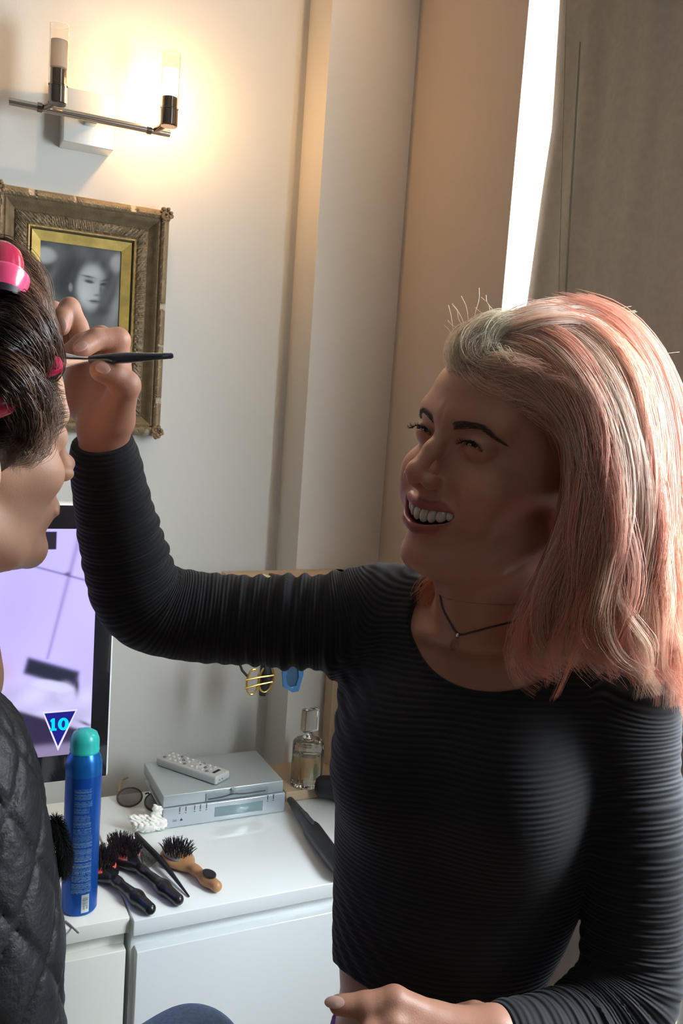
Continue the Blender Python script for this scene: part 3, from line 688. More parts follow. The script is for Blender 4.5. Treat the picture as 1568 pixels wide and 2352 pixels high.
# gold openwork clips
gc = on(1, 1.50, 598, 1560)
gold = mat('brass_gold', (.62, .38, .09), .3, .8)
gl_ = thing('hair_ornament', gc, 'gold openwork oval hair ornament hanging under the wooden stand top', 'hair ornament')
def gp(x, y, dy=0): return on(1, 1.50-dy, x, y)
for cx, cy, rx, ry, tilt in [(580, 1566, 13, 29, .15), (612, 1558, 16, 32, .25)]:
    pts = []
    for t in np.linspace(.5 if cx < 590 else 0, 2*math.pi, 36):
        u, v = rx*math.cos(t-1.2), ry*math.sin(t-1.2); pts.append(gp(cx+u*math.cos(tilt)-v*math.sin(tilt), cy+u*math.sin(tilt)+v*math.cos(tilt), .004 if cx < 590 else 0))
    MB().tube(pts, .0020, 8).build('gold_loop', gold, gl_)
for (x0, y0, x1, y1) in [(563, 1562, 628, 1551), (562, 1581, 625, 1566)]:
    MB().tube([gp(x0, y0, .007), gp((x0+x1)/2, (y0+y1)/2-1, .010), gp(x1, y1, .007)], .0019, 8).build('gold_bar', gold, gl_)
MB().tube([gp(550, 1524, .002), gp(556, 1540, .002), gp(568, 1553, .002)], .0024, 8).build('strap', MATS['matt_black'], gl_)
MB().tube([gp(606, 1500, -.006), gp(612, 1555, -.006), gp(605, 1580, -.006), gp(602, 1597, -.006)], [.006, .013, .009, .006], 14).build('dark_bow', MATS['matt_black'], gl_)
MB().tube([gp(607, 1500, -.006), gp(600, 1345, -.006)], .0012, 6).build('hanging_loop', MATS['matt_black'], gl_)
m_bp = mat('blue_plastic', (.10, .30, .62), .25, trans=.5)
bt = thing('blue_tag', gp(671, 1560), 'translucent blue plastic loop hanging beside the gold hair ornament', 'plastic loop')
blm = MB(); outer = [(652, 1500), (648, 1545), (650, 1578), (672, 1591), (686, 1588), (697, 1550), (700, 1505)]
inn = [(664, 1530), (657, 1555), (660, 1573), (668, 1579), (680, 1575), (686, 1555), (684, 1532)]
k = len(outer); vv = [gp(*p) for p in outer]+[gp(*p, .003) for p in inn]+[p+vec(0, .004, 0) for p in [gp(*q) for q in outer]]+[p+vec(0, .004, 0) for p in [gp(*q) for q in inn]]
ff = []
for i in range(k):
    j = (i+1) % k; ff += [(i, j, k+j, k+i), (2*k+i, 3*k+i, 3*k+j, 2*k+j), (i, 2*k+i, 2*k+j, j), (k+i, k+j, 3*k+j, 3*k+i)]
blm.add(vv, ff).build('loop', m_bp, bt, bev=.001)
MB().prism([gp(*p, -.001) for p in inn], (0, .001, 0)).build('film', mat('blue_film', (.08, .18, .30), .2, trans=.6), bt)
MB().tube([gp(676, 1503), gp(674, 1345)], .001, 6).build('cord', MATS['matt_black'], bt)
# bits on top of the stand
tb0 = on(1, 1.53, 600, 1325)
bk = thing('hair_clip', tb0, 'brown wooden hair clip on the stand top just above the raised sleeve', 'hair clip')
MB().box(on(1, 1.53, 612, 1326)*vec(1, 1, 0)+vec(0, 0, uz+.008), (.022, .012, .006), rotv((0, .35, 0)), bev=.002).build('pale_jaw', mat('pale_wood', (.5, .38, .25), .5), bk)
MB().box(on(1, 1.53, 636, 1331)*vec(1, 1, 0)+vec(0, 0, uz+.0055), (.032, .016, .010), rotv((0, .2, 0)), bev=.003).build('dark_jaw', mat('dark_wood', (.06, .03, .02), .4), bk)
pk = on(1, 1.53, 703, 1334)
bead = MB().lathe(pk*vec(1, 1, 0)+vec(0, 0, uz+.0003), (0, 0, 1), [(.003, 0), (.006, .004), (.0055, .009), (.002, .012)], 18).build('pink_bead', mat('pink', (.7, .06, .12), .4), None)
tag(bead, 'tiny pink bead on the stand top behind the raised sleeve', 'bead')
# cable lying on the left cabinet
cbl = MB().tube([onto(150, 2118)+vec(0, 0, .0016), onto(160, 2126)+vec(0, 0, .0016), onto(180, 2143, ZT+.0016)], .0014, 8).build('cable', mat('grey_cable', (.25, .25, .2), .5), None)
tag(cbl, 'short grey cable end on the cream cabinet below the spray can', 'cable')
# ================================================================ people
m_skin = mat('skin', rough=.46, attr='Col', sss=.25, sssr=(1, .32, .18), bump=.12, bscale=700)
def head_sdf(p, smile):
    y = np.abs(p[:, 1]); q = p.copy(); q[:, 1] = y        # left-right symmetric
    d = ell(q, (-.012, 0, .046), (.097, .0755, .084))
    d = smin(d, ell(q, (.040, 0, .058), (.056, .060, .052)), .012)
    d = smin(d, ell(q, (.040, 0, -.012), (.052, .058, .062)), .02)
    d = smin(d, ell(q, (.020, 0, -.055), (.055, .050, .038)), .02)
    d = smin(d, chain(q, [(-.002, .052, -.048), (.030, .044, -.072), (.070, .012, -.086)], [.016, .014, .014]), .022)
    d = smin(d, ell(q, (.074, 0, -.083), (.0185, .021, .0165)), .012)
    ck = (.064, .037, -.012) if smile else (.060, .038, -.008)
    d = smin(d, ell(q, ck, (.023, .0225, .021)), .012)
    d = smin(d, cap(q, (.090, .004, .040), (.074, .044, .043), .0085, .008), .016)
    d = smax(d, -ell(q, (.107, .031, .022), (.020, .0185, .0125)), .011)
    d = smin(d, ell(q, (.068, 0, -.045), (.033, .030, .027)), .012)
    # lids around the eyeball, with the slit between them
    e = ell(q, (.0765, .031, .0225), (.0142, .0150, .0138))
    sl_ = ell(q, (.0905, .0315, .0215+0), (.0075, .0125, .0016 if smile else .004)); zs = q[:, 2]-(.0215+.0035-30*(y-.0315)**2)
    sl_ = ell(np.stack([q[:, 0], y, zs], 1), (.0905, .0315, 0), (.008, .0125, .0019 if smile else .004))
    d = smin(d, e, .004); d = smax(d, -sl_, .0015)
    # nose
    n_ = chain(q, [(.090, 0, .030), (.1005, 0, .010), (.1115 if smile else .108, 0, -.008)], [.0066, .0070, .0078], .006)
    n_ = smin(n_, ell(q, (.1125, 0, -.0115), (.0092, .0082, .0080)) if smile else ell(q, (.1120, 0, -.009), (.0090, .0085, .0080)), .006)
    n_ = smin(n_, ell(q, (.1030, .0120, -.0160), (.0105, .0058, .0070)), .006)
    n_ = smin(n_, cap(q, (.113, 0, -.018), (.098, 0, -.024), .0050, .0050), .005)
    n_ = smax(n_, -ell(q, (.1075, .0062, -.0235), (.0062, .0032, .0050)), .002)
    d = smin(d, n_, .008)
    # ear
    er = ell(q, (-.008, .0735, .002), (.015, .0070, .026)); er = smax(er, -ell(q, (-.004, .0815, .004), (.0095, .0062, .0170)), .002)
    d = smin(d, er, .005)
    # mouth, in coordinates bent round the teeth and up into the smile
    w = q.copy(); w[:, 0] = q[:, 0]+(15 if smile else 12)*y*y; w[:, 2] = q[:, 2]-(9 if smile else 0)*y*y
    if smile:
        d = smin(d, chain(w, [(.0985, 0, -.0372), (.0975, .018, -.0388), (.0960, .0385, -.0505)], [.0034, .0033, .0024]), .004)
        d = smax(d, -chain(q, [(.097, .021, -.017), (.090, .037, -.035), (.084, .042, -.056)], [.0022, .0026, .0018]), .010)
        d = smin(d, chain(w, [(.0955, 0, -.0595), (.0950, .018, -.0580), (.0955, .0385, -.0515)], [.0052, .0046, .0024]), .004)
        d = smax(d, -ell(w, (.094, 0, -.0485), (.018, .0350, .0072)), .002)
        d = smin(d, ell(q, (.066, .040, -.030), (.016, .016, .022)), .014)
    else:
        d = smin(d, chain(w, [(.0985, 0, -.0430), (.0975, .023, -.0475)], [.0052, .0025]), .004)
        d = smin(d, chain(w, [(.0965, 0, -.0530), (.0970, .021, -.0490)], [.0062, .0025]), .004)
        d = smax(d, -ell(w, (.105, 0, -.0480), (.010, .0240, .0009)), .001)
    return d
def head_col(p, smile, base):
    q = p.copy(); y = np.abs(p[:, 1]); q[:, 1] = y; w = q.copy(); w[:, 0] = q[:, 0]+(15 if smile else 12)*y*y; w[:, 2] = q[:, 2]-(9 if smile else 0)*y*y
    c = np.tile(np.array(base), (len(p), 1))
    def mixc(k, col):
        nonlocal c
        c = c*(1-k[:, None])+np.array(col)*k[:, None]
    if smile:
        u = np.minimum(chain(w, [(.0995, 0, -.0375), (.0985, .018, -.0390), (.0970, .0350, -.0495)], [.0040, .0036, .0018]), chain(w, [(.0968, 0, -.0592), (.0960, .018, -.0575), (.0965, .0350, -.0510)], [.0048, .0042, .0018]))
    else: u = np.minimum(chain(w, [(.100, 0, -.0430), (.0985, .022, -.0475)], [.0048, .002]), chain(w, [(.098, 0, -.0530), (.0975, .020, -.0490)], [.0055, .002]))
    mixc(.85*np.clip(1-u/.0016, 0, 1), (.27, .055, .06))
    if smile: mixc(np.clip(1-ell(w, (.088, 0, -.0495), (.014, .033, .0078))/.002, 0, 1)*(w[:, 0] < .0945), (.10, .02, .02))
    mixc(.30*np.exp(-(((q[:, 1]-.040)/.018)**2+((q[:, 2]+.012)/.018)**2))*(q[:, 0] > .03), (.62, .24, .17))
    mixc(.25*np.exp(-((q[:, 1]/.015)**2+((q[:, 2]+.012)/.014)**2))*(q[:, 0] > .10), (.60, .25, .18))
    mixc(.55*np.exp(-(((q[:, 1]-.031)/.014)**2+((q[:, 2]-.0245)/.0030)**2))*(q[:, 0] > .07), (.16, .09, .07))
    return c
def npart(name, f, lo, hi, h, mt, parent, colf=None, **kw):
    V, Q = nets(f, lo, hi, h); return npmesh(name, V, Q, mt, parent, {'Col': colf(V)} if colf else None)
# ---------------------------------------------------------------- the standing woman
HR = rotv((-.1904, .2087, -2.9101)); HP = vec(.4938, .67, 1.4709)
def hl(p): return (p-HP)@HR
def hw(*a): return HP+HR@vec(*a)
shR, elR = P(868, 1432, .985), P(318, 1392, .965); cuR = P(236, 1020, .858); wrR = P(240, 985, .848)
shL, elL, wrL = P(1425, 1668, .850), P(1447, 2290, .835), P(1135, 2388, .745)
fmR = P(282, 1255, .925); umR = P(560, 1424, .985); umL = P(1455, 1930, .835)
lat = shL-shR; lat[2] = 0; lat /= np.linalg.norm(lat); frt = np.cross(lat, (0, 0, 1)); frt /= np.linalg.norm(frt)
if frt@(-Fw) < 0: frt = -frt
rows_ = [(1380, 1130, .930, .060, .060), (1470, 1120, .925, .110, .070), (1560, 1110, .92, .150, .088), (1660, 1085, .92, .152, .098), (1780, 1068, .92, .147, .104), (1900, 1060, .92, .140, .100),
         (2000, 1040, .92, .131, .095), (2080, 1025, .92, .124, .092), (2200, 998, .92, .110, .088), (2300, 984, .92, .099, .086), (2420, 985, .92, .108, .090), (2700, 1010, .92, .150, .11)]
tc = np.array([P(x, y, d) for y, x, d, a, b in rows_]); ta = np.array([(r[3], r[4]) for r in rows_]); o_ = np.argsort(tc[:, 2]); tc = tc[o_]; ta = ta[o_]
def torso(p, g=0.):
    z = p[:, 2]; cx = np.interp(z, tc[:, 2], tc[:, 0]); cy = np.interp(z, tc[:, 2], tc[:, 1]); a = np.interp(z, tc[:, 2], ta[:, 0])+g; b = np.interp(z, tc[:, 2], ta[:, 1])+g
    dx = p[:, 0]-cx; dy = p[:, 1]-cy; u = dx*lat[0]+dy*lat[1]; v = dx*frt[0]+dy*frt[1]
    k0 = np.sqrt((u/a)**2+(v/b)**2); k1 = np.sqrt((u/a**2)**2+(v/b**2)**2)+1e-6
    d = k0*(k0-1)/k1
    d = np.maximum(d, z-tc[-1, 2]-.0)
    return d
bC = P(1045, 1790, .86)
nkb = P(1125, 1455, .875)
def chest(p, g=0.):
    d = torso(p, g)
    for s in (-1, 1):
        c = bC+lat*s*.060+frt*.008; d = smin(d, ell(p, c, (.056+g, .056+g, .066+g) if s < 0 else (.048+g, .048+g, .064+g)), .05)
    d = smin(d, cap(p, P(1120, 1475, .90), shR+vec(0, 0, .012), .042+g, .042+g), .04)
    d = smin(d, cap(p, P(1140, 1480, .90), shL+vec(0, 0, .004), .042+g, .040+g), .04)
    return d
def neck_skin(p):
    d = head_sdf(hl(p), True)
    d = smin(d, cap(p, hw(-.016, 0, -.045), P(1126, 1450, .880), .050, .050), .022)
    d = smin(d, cap(p, hw(.030, 0, -.070), P(1100, 1420, .855), .030, .032), .035)
    d = smin(d, chest(p, -.004), .028)
    # collar bones
    d = smin(d, cap(p, P(1055, 1478, .835), P(930, 1440, .93), .006, .006), .012)
    d = smin(d, cap(p, P(1085, 1482, .83), P(1330, 1500, .80), .006, .006), .012)
    return d
SK = (.46, .225, .15)
def skcol(V): 
    c = head_col(hl(V), True, SK); return c
pts = np.array([hw(.13, 0, 0), hw(-.11, 0, 0), hw(0, .085, 0), hw(0, -.085, 0), hw(0, 0, .135), hw(0, 0, -.11)])
lo = pts.min(0)-.01; hi = pts.max(0)+.01
V1 = nets(neck_skin, lo+vec(0, 0, 0), hi, .00125)
# the same surface carries on below at a coarser step (it is hidden by the top except in the neckline)
zc_ = lo[2]
V2 = nets(lambda p: np.maximum(neck_skin(p), np.maximum(p[:, 2]-zc_-.0015, P(1000, 1720, .9)[2]-p[:, 2])), (.18, .45, P(1000, 1720, .9)[2]-.01), (.80, 1.12, zc_+.01), .0025)
zb_ = P(760, 2150, .9)[2]; zbot = P(760, 2900, .9)[2]
V3 = nets(lambda p: np.maximum(torso(p, -.002), np.maximum(p[:, 2]-zb_, zbot-p[:, 2])), (.1, .4, zbot-.02), (.85, 1.15, zb_+.02), .004)
def arm(p, a, m_, b, c, rs): return chain(p, [a, m_, b, c], rs, .02)
# raised right hand
HJ = dict(
 index=([(262, 846, .836), (270, 781, .826), (221, 779, .812), (190, 800, .800)], [.0145, .0118, .0100, .0090]),
 middle=([(240, 845, .850), (232, 775, .848), (188, 790, .838), (152, 815, .830)], [.0140, .0112, .0098, .0085]),
 ring=([(208, 845, .866), (178, 748, .872), (160, 707, .870), (144, 728, .862), (141, 752, .857)], [.0135, .0100, .0102, .0092, .0082]),
 pinky=([(182, 850, .880), (150, 760, .890), (124, 712, .888), (107, 726, .878)], [.0120, .0090, .0088, .0076]),
 thumb=([(262, 960, .838), (286, 888, .812), (262, 862, .803), (234, 850, .797)], [.0185, .0135, .0118, .0112]))
def rhand(p):
    w0 = P(238, 985, .850); d = cap(p, P(236, 1060, .865), w0, .0245, .0225)
    for f, r in (('index', .0165), ('middle', .0165), ('ring', .0160), ('pinky', .0150)):
        d = smin(d, cap(p, w0, P(*HJ[f][0][0]), .019, r), .010)
    d = smin(d, cap(p, w0, P(*HJ['thumb'][0][0]), .018, .018), .012)
    d = smin(d, ell(p, P(188, 900, .862), (.017, .017, .028)), .014)
    for f, (j, r) in HJ.items():
        d = smin(d, chain(p, [P(*q) for q in j], r, .0025), .0030 if f != 'thumb' else .007)
    d = smin(d, ell(p, P(291, 880, .811), (.0105, .0105, .0105)), .008)
    for (x, y, dd) in [(250, 975, .838), (262, 975, .838)]:
        d = smin(d, cap(p, P(x, y, dd), P(x-2, y+45, dd+.01), .0045, .004), .008)
    return d
def hcol(V):
    c = np.tile(np.array(SK)*np.array((1.02, .98, .95)), (len(V), 1)); return c
LJ = dict(
 index=([(1000, 2352, .742), (905, 2302, .735), (838, 2310, .732), (778, 2308, .730)], [.0165, .0130, .0108, .0082]),
 middle=([(990, 2378, .736), (900, 2352, .724), (850, 2375, .718), (810, 2410, .716)], [.0160, .0120, .0102, .0085]),
 ring=([(985, 2415, .732), (900, 2405, .718), (850, 2430, .712), (820, 2460, .712)], [.0150, .0115, .0100, .0082]),
 pinky=([(990, 2450, .732), (925, 2455, .716), (885, 2480, .712), (860, 2505, .712)], [.0130, .0100, .0088, .0075]),
 thumb=([(1090, 2350, .765), (1030, 2352, .775), (985, 2352, .78), (950, 2356, .78)], [.018, .014, .012, .010]))
def lhand(p):
    d = cap(p, P(1200, 2392, .765), wrL, .0240, .0225)
    for f, r in (('index', .0165), ('middle', .0165), ('ring', .0160), ('pinky', .0150)):
        d = smin(d, cap(p, wrL, P(*LJ[f][0][0]), .021, r), .012)
    for f, (j, r) in LJ.items(): d = smin(d, chain(p, [P(*q) for q in j], r, .004), .006)
    return d
def bnd(pts, m_): 
    a = np.array(pts); return a.min(0)-m_, a.max(0)+m_
allR = [P(*q) for j, r in HJ.values() for q in j]+[P(236, 1060, .865)]
allL = [P(*q) for j, r in LJ.values() for q in j]+[P(1200, 2372, .765), wrL]
V4 = nets(rhand, *bnd(allR, .03), .0012); V5 = nets(lhand, *bnd(allL, .03), .0014)
def armskin(p): return np.minimum(chain(p, [shR, umR, elR, fmR, P(236, 1050, .863)], [.045, .038, .034, .030, .0235], .02), chain(p, [shL, umL, elL, P(1195, 2392, .762)], [.043, .036, .032, .0235], .02))
V6 = nets(armskin, *bnd([shR, elR, cuR, elL, wrL, shL], .06), .005)
V_, Q_ = join([V1, V2, V3, V4, V5, V6])
her = thing('person', (tc[3][0], tc[3][1], 0), 'smiling standing woman with shoulder-length pink hair, dark ribbed top, holding up a brush', 'person')
body = npmesh('body', V_, Q_, m_skin, her, {'Col': skcol(V_)})
# nails
m_nail = mat('fingernail', (.66, .40, .33), .18, coat=.5)
def nail(c, ax, up_, l, w_, parent=her):
    ax = np.array(ax); ax /= np.linalg.norm(ax); MB().lathe(c, ax, [(1, -.0012), (1, .0003), (.7, .0011), (.05, .0015)], 24, up=up_, sx=l, sy=w_).build('fingernail', m_nail, parent)
nv = -Fw
nail(P(236, 845, .7862), nv+Up*.25, Rt*1.0-Up*.25, .0068, .0052)
nail(P(186, 795, .7912), nv+Up*.35, Rt*.8+Up*.55, .0066, .0046)
nail(P(143, 746, .849), nv-Rt*.1, Up*1.0-Rt*.1, .0072, .0044)
nail(P(768, 2302, .7225), nv+Up*.5, Rt, .0085, .0048)
# ---- ribbed top
def sleeve_coord(p, pts):
    best = None; s0 = 0; S = None
    for a, b in zip(pts[:-1], pts[1:]):
        ab = b-a; L = np.linalg.norm(ab); t = np.clip((p-a)@ab/(L*L), 0, 1); dd = np.linalg.norm(p-a-t[:, None]*ab, axis=1)
        s = s0+t*L
        if best is None: best, S = dd.copy(), s
        else:
            k = dd < best; S = np.where(k, s, S); best = np.minimum(best, dd)
        s0 += L
    return S, best
def smoothpath(pts, n): return list(spline(pts, n))
RP = smoothpath([shR+(shR-umR)*.25, shR, umR, P(410, 1410, .975), P(322, 1375, .955), fmR, P(252, 1120, .890), cuR], 22)
RR = list(np.interp(np.linspace(0, 1, 22), [0, .12, .28, .45, .58, .72, .86, 1], [.060, .058, .0475, .0460, .0450, .0405, .0335, .0290]))
LPp = smoothpath([shL-vec(0, 0, -.02), shL, umL, P(1452, 2130, .835), P(1440, 2270, .825), P(1355, 2368, .80), P(1243, 2396, .765), P(1142, 2392, .745)], 22)
LR = list(np.interp(np.linspace(0, 1, 22), [0, .12, .35, .55, .68, .8, .9, 1], [.046, .049, .0455, .0435, .0420, .0375, .0320, .0285]))
opc = P(1120, 1425, .862); OM = np.stack([lat, frt, vec(0, 0, 1)], 1)
h1, h2, h3 = P(752, 2205, .92), P(905, 2312, .83), P(1260, 2430, .93)
hn = np.cross(h2-h1, h3-h1); hn /= np.linalg.norm(hn); hn = hn if hn[2] > 0 else -hn
def fold(s, ph, wl): return np.sin(2*math.pi*s/wl+ph)
def top_sdf(p):
    t = chest(p, .004)
    zz_ = p[:, 2]; uu = (p-bC)@lat
    t = t-.0016*np.exp(-((p-P(800, 1600, .93))**2).sum(1)/.006)*fold((p-P(800, 1600, .93))@(Up*.6+Rt*.8), 0, .016)
    # folds at the right hip and round the armpit
    t = t-.0012*np.exp(-((p-P(770, 2180, .90))**2).sum(1)/.004)*fold(p[:, 2]+uu*.5, 0, .018)
    s, dist = sleeve_coord(p, RP); LT = .62
    a1 = chain(p, RP, RR, .012)
    am = .0028*np.exp(-((s-.13)/.07)**2)+.0024*np.exp(-((s-.365)/.05)**2)+.0006
    tp = (p-elR)@Up
    a1 = a1-am*(.6*fold(s+.10*((p-shR)@Fw), 0, .0170)+.4*fold(s*1.0-.25*tp, 1.0, .027))*np.clip(.35+12*np.maximum((p-elR)@(Up*.4+Rt*.9), 0), 0, 1)
    s2, _ = sleeve_coord(p, LPp)
    a2 = chain(p, LPp, LR, .012)
    am2 = .0015*np.exp(-((s2-.33)/.07)**2)+.0007
    a2 = a2-am2*fold(s2+.15*((p-elL)@Rt), 0, .0150)
    d = smin(smin(t, a1, .035), a2, np.clip(.024-.16*((shL-p)[:, 2]-.02), .003, .024))
    # open cuffs, neckline and hem
    c1 = (p-cuR)@((cuR-fmR)/np.linalg.norm(cuR-fmR)); 
    cd_ = P(1142, 2392, .745)-P(1243, 2396, .765); cd_ /= np.linalg.norm(cd_); c2 = (p-P(1142, 2392, .745))@cd_
    near1 = ((p-cuR)**2).sum(1) < .10**2; near2 = ((p-P(1142, 2392, .745))**2).sum(1) < .06**2
    d = np.where(near1, np.maximum(d, c1-.004), d); d = np.where(near2 & (a2 < t), np.maximum(d, c2-.002), d)
    d = np.maximum(d, -(ell(p, opc, (.086, .10, .066), OM)))
    d = np.where((p-elL)@lat > -.11, d, np.maximum(d, -((p-h1)@hn))) if False else np.maximum(d, np.where(a2 > .01, -((p-h1)@hn), -1))
    return d
blo, bhi = bnd(RP+LPp+[tc[3], P(760, 2400, .9), P(1300, 1300, .8), P(1000, 2450, 1.02), P(1000, 1700, 1.05)], .065)
VT, QT = nets(top_sdf, blo, bhi, .0021, lip=1.5)
def soft_coord(p, pts):
    num = 0; den = 0; s0 = 0; best = np.full(len(p), 9.)
    n = len(pts)-1
    for i, (a, b) in enumerate(zip(pts[:-1], pts[1:])):
        ab = b-a; L = np.linalg.norm(ab); t = (p-a)@ab/(L*L)
        t = np.clip(t, -6 if i == 0 else 0, 6 if i == n-1 else 1); dd = np.linalg.norm(p-a-t[:, None]*ab, axis=1)
        w_ = np.exp(-np.clip(dd/.006, 0, 40)); num = num+w_*(s0+t*L); den = den+w_; s0 += L; best = np.minimum(best, dd)
    return num/(den+1e-30), best
s1, d1 = soft_coord(VT, RP); s2, d2 = soft_coord(VT, LPp)
def sst(x, a, b):
    t = np.clip((x-a)/(b-a), 0, 1); return t*t*(3-2*t)
uR = (VT-shR)@lat; uL = (VT-shL)@lat
cT = chest(VT, .004); wR = sst(cT-chain(VT, RP, RR, .012), -.012, .030)*sst(-uR, -.09, -.03); wL = sst(cT-chain(VT, LPp, LR, .012), -.008, .008)
ribT = (VT-shL)@(vec(0, 0, -1)+lat*.10)+.30
zR = (wR > .3) & (wR < .7); rib = ribT*(1-wR)+(s1+(ribT-s1)[zR].mean())*wR
zL = (wL > .2) & (wL < .8) & (d2 < .08); rib = rib*(1-wL)+(s2+(ribT-s2)[zL].mean())*wL
m_top = mat('ribbed_jersey', (.010, .010, .014), .85, sheen=.07)
nt = m_top.node_tree; at = nt.nodes.new('ShaderNodeAttribute'); at.attribute_name = 'rib'
mm = nt.nodes.new('ShaderNodeMath'); mm.operation = 'MULTIPLY'; mm.inputs[1].default_value = 2*math.pi/.0052
ms_ = nt.nodes.new('ShaderNodeMath'); ms_.operation = 'SINE'; bp = nt.nodes.new('ShaderNodeBump'); bp.inputs['Distance'].default_value = .00045; bp.inputs['Strength'].default_value = 1
nt.links.new(at.outputs['Fac'], mm.inputs[0]); nt.links.new(mm.outputs[0], ms_.inputs[0]); nt.links.new(ms_.outputs[0], bp.inputs['Height']); nt.links.new(bp.outputs[0], nt.nodes['Principled BSDF'].inputs['Normal'])
rr2 = nt.nodes.new('ShaderNodeMapRange'); rr2.inputs[1].default_value = -1; rr2.inputs[2].default_value = .5; rr2.inputs[3].default_value = 0; rr2.inputs[4].default_value = 1
mc = nt.nodes.new('ShaderNodeMix'); mc.data_type = 'RGBA'; mc.inputs[6].default_value = (.003, .003, .0045, 1); mc.inputs[7].default_value = (.0085, .0088, .0125, 1)
nt.links.new(ms_.outputs[0], rr2.inputs[0]); nt.links.new(rr2.outputs[0], mc.inputs[0]); nt.links.new(mc.outputs[2], nt.nodes['Principled BSDF'].inputs['Base Color'])
npmesh('ribbed_top', VT, QT, m_top, her, {'rib': rib})
# purple waistband below the bare hip
wz = P(730, 2305, .9)[2]-.045
Vp, Qp = nets(lambda p: np.maximum(torso(p, .003), np.maximum(p[:, 2]-wz, zbot+.005-p[:, 2])), (.1, .4, zbot-.02), (.85, 1.15, wz+.02), .004)
npmesh('trousers', Vp, Qp, mat('purple_cotton', (.20, .06, .30), .8), her)
# face details
for s in (1, -1):
    e = hw(.0765, .031*s, .0225)
    eb = MB(); eb.lathe(e-HR[:, 0]*.0125, HR[:, 0], [(.0125*math.sin(t), .0125-.0125*math.cos(t)) for t in np.linspace(.05, math.pi-.05, 16)], 20)
    eye = eb.build('eye', mat('eye_white', (.55, .50, .47), .15, coat=.6), her)
    MB().lathe(e+HR[:, 0]*.0105, HR[:, 0]*.95-HR[:, 2]*.1, [(.0058, 0), (.0056, .0014), (.003, .0022)], 20).build('iris', mat('iris', (.03, .025, .02), .1, coat=.8), eye)
    # lashes and brows as fine hairs
    St = []; r3 = np.random.default_rng(11)
    for k in range(46):
        u = k/45; yy_ = .019+.0255*u; zz_ = .0255+.0035-30*(yy_-.0315)**2+.0005; xx = .0905-.9*(yy_-.0315)**2*20
        b0 = vec(xx, yy_*s, zz_-.0025); tip = b0+vec(.0045+r3.uniform(-.001, .001), (u-.45)*.008*s, -.002+.003*r3.random()+.001)
        mid = (b0+tip)/2+vec(.001, 0, -.0016); St.append([hw(*q) for q in (b0, mid, tip)])
    St = np.array(St); Vl, Ql = tubes(St, np.tile([.00032, .00026, .0001], (len(St), 1)), 4)
    npmesh('eyelashes', Vl, Ql, mat('lash', (.012, .010, .010), .5), her)
    St = []
    for k in range(230):
        u = r3.random(); yy_ = .012+.038*u; ze = .0350+.0055*math.sin(min(1, u*1.15)*math.pi*.62)-.008*max(0, u-.62)/.38; wd = .0036*(1-.65*u)
        ze += r3.uniform(-wd, wd); b0 = vec(.12, yy_*s, ze)
        # drop onto the skin along -x
        xs = np.linspace(.115, .055, 61); dd = head_sdf(np.array([[x_, yy_*s, ze] for x_ in xs]), True); i_ = np.argmax(dd < 0); x_ = xs[i_]+.0006
        b0 = vec(x_, yy_*s, ze); tp = b0+vec(-.0012-.002*u, .0055*s, .0022-.0035*u); St.append([hw(*b0), hw(*((b0+tp)/2+vec(.0008, 0, 0))), hw(*tp)])
    St = np.array(St); Vl, Ql = tubes(St, np.tile([.00026, .00024, .00010], (len(St), 1)), 4)
    npmesh('eyebrow', Vl, Ql, mat('brow_hair', (.075, .045, .035), .7), her)
tm = []
for row, z0, hgt, cl in ((0, -.0405, .0120, 1),):
    wds = [.0088, .0070, .0078, .0070, .0068, .0070]
    for s in (1, -1):
        y = .0
        for k, wd in enumerate(wds):
            yc = (y+wd/2); y += wd*.98
            hh = hgt*(1-.05*k); zc2 = z0-hh/2 if row == 0 else z0
            q = lambda x_, y_, z_: hw(x_-15*y_*y_, y_*s, z_+9*y_*y_)
            f_ = lambda pp_: ell(pp_, (.0925-(.0 if row == 0 else .004), yc, zc2), (.0040, wd*.53, hh*.60))
            Vt_, Qt_ = nets(lambda pp_: smax(f_(pp_), np.abs(pp_[:, 1]-yc)-wd*.47, .001), (.082, yc-.007, zc2-.009), (.100, yc+.007, zc2+.009), .0007)
            Vt_ = np.array([q(*v) for v in Vt_]); tm.append((Vt_, Qt_))
tv_, tq_ = join(tm); npmesh('teeth', tv_, tq_, mat('tooth_enamel', (.62, .55, .47), .25, coat=.3), her)
# necklace
m_ch = mat('dark_chain', (.08, .06, .05), .4, .6)
def drop(px, py, d0, f, off):
    ds = np.linspace(d0-.08, d0+.10, 181); pp_ = np.array([P(px, py, q) for q in ds]); v = f(pp_); i_ = int(np.argmax(v < 0)); return P(px, py, ds[max(i_, 1)]-off)
cpts = [(1010, 1368), (1016, 1395), (1030, 1425), (1052, 1456), (1085, 1452), (1130, 1440), (1180, 1428), (1220, 1418), (1270, 1400)]
cp3 = [drop(x, y, .85, neck_skin, .0012) for x, y in cpts]
neckl = thing('necklace', cp3[3], 'thin dark cord necklace with a small clear crystal drop on the pink-haired woman', 'necklace')
MB().tube(spline(cp3, 60), .0010, 8).build('cord', m_ch, neckl)
pd = cp3[3]
MB().tube([pd, pd+vec(0, 0, -.003)+frt*.002], .0016, 10).build('bail', mat('silver', (.7, .7, .7), .2, 1), neckl)
pe = drop(1032, 1508, .85, neck_skin, .005); p0_ = drop(1048, 1468, .85, neck_skin, .004)
MB().lathe(p0_, pe-p0_, [(.001, 0), (.0034, .003), (.0036, .012), (.0030, .016), (.0005, .0195)], 7).build('crystal', mat('crystal', (1, 1, 1), .02, trans=1, ior=1.5), neckl, smooth=False)
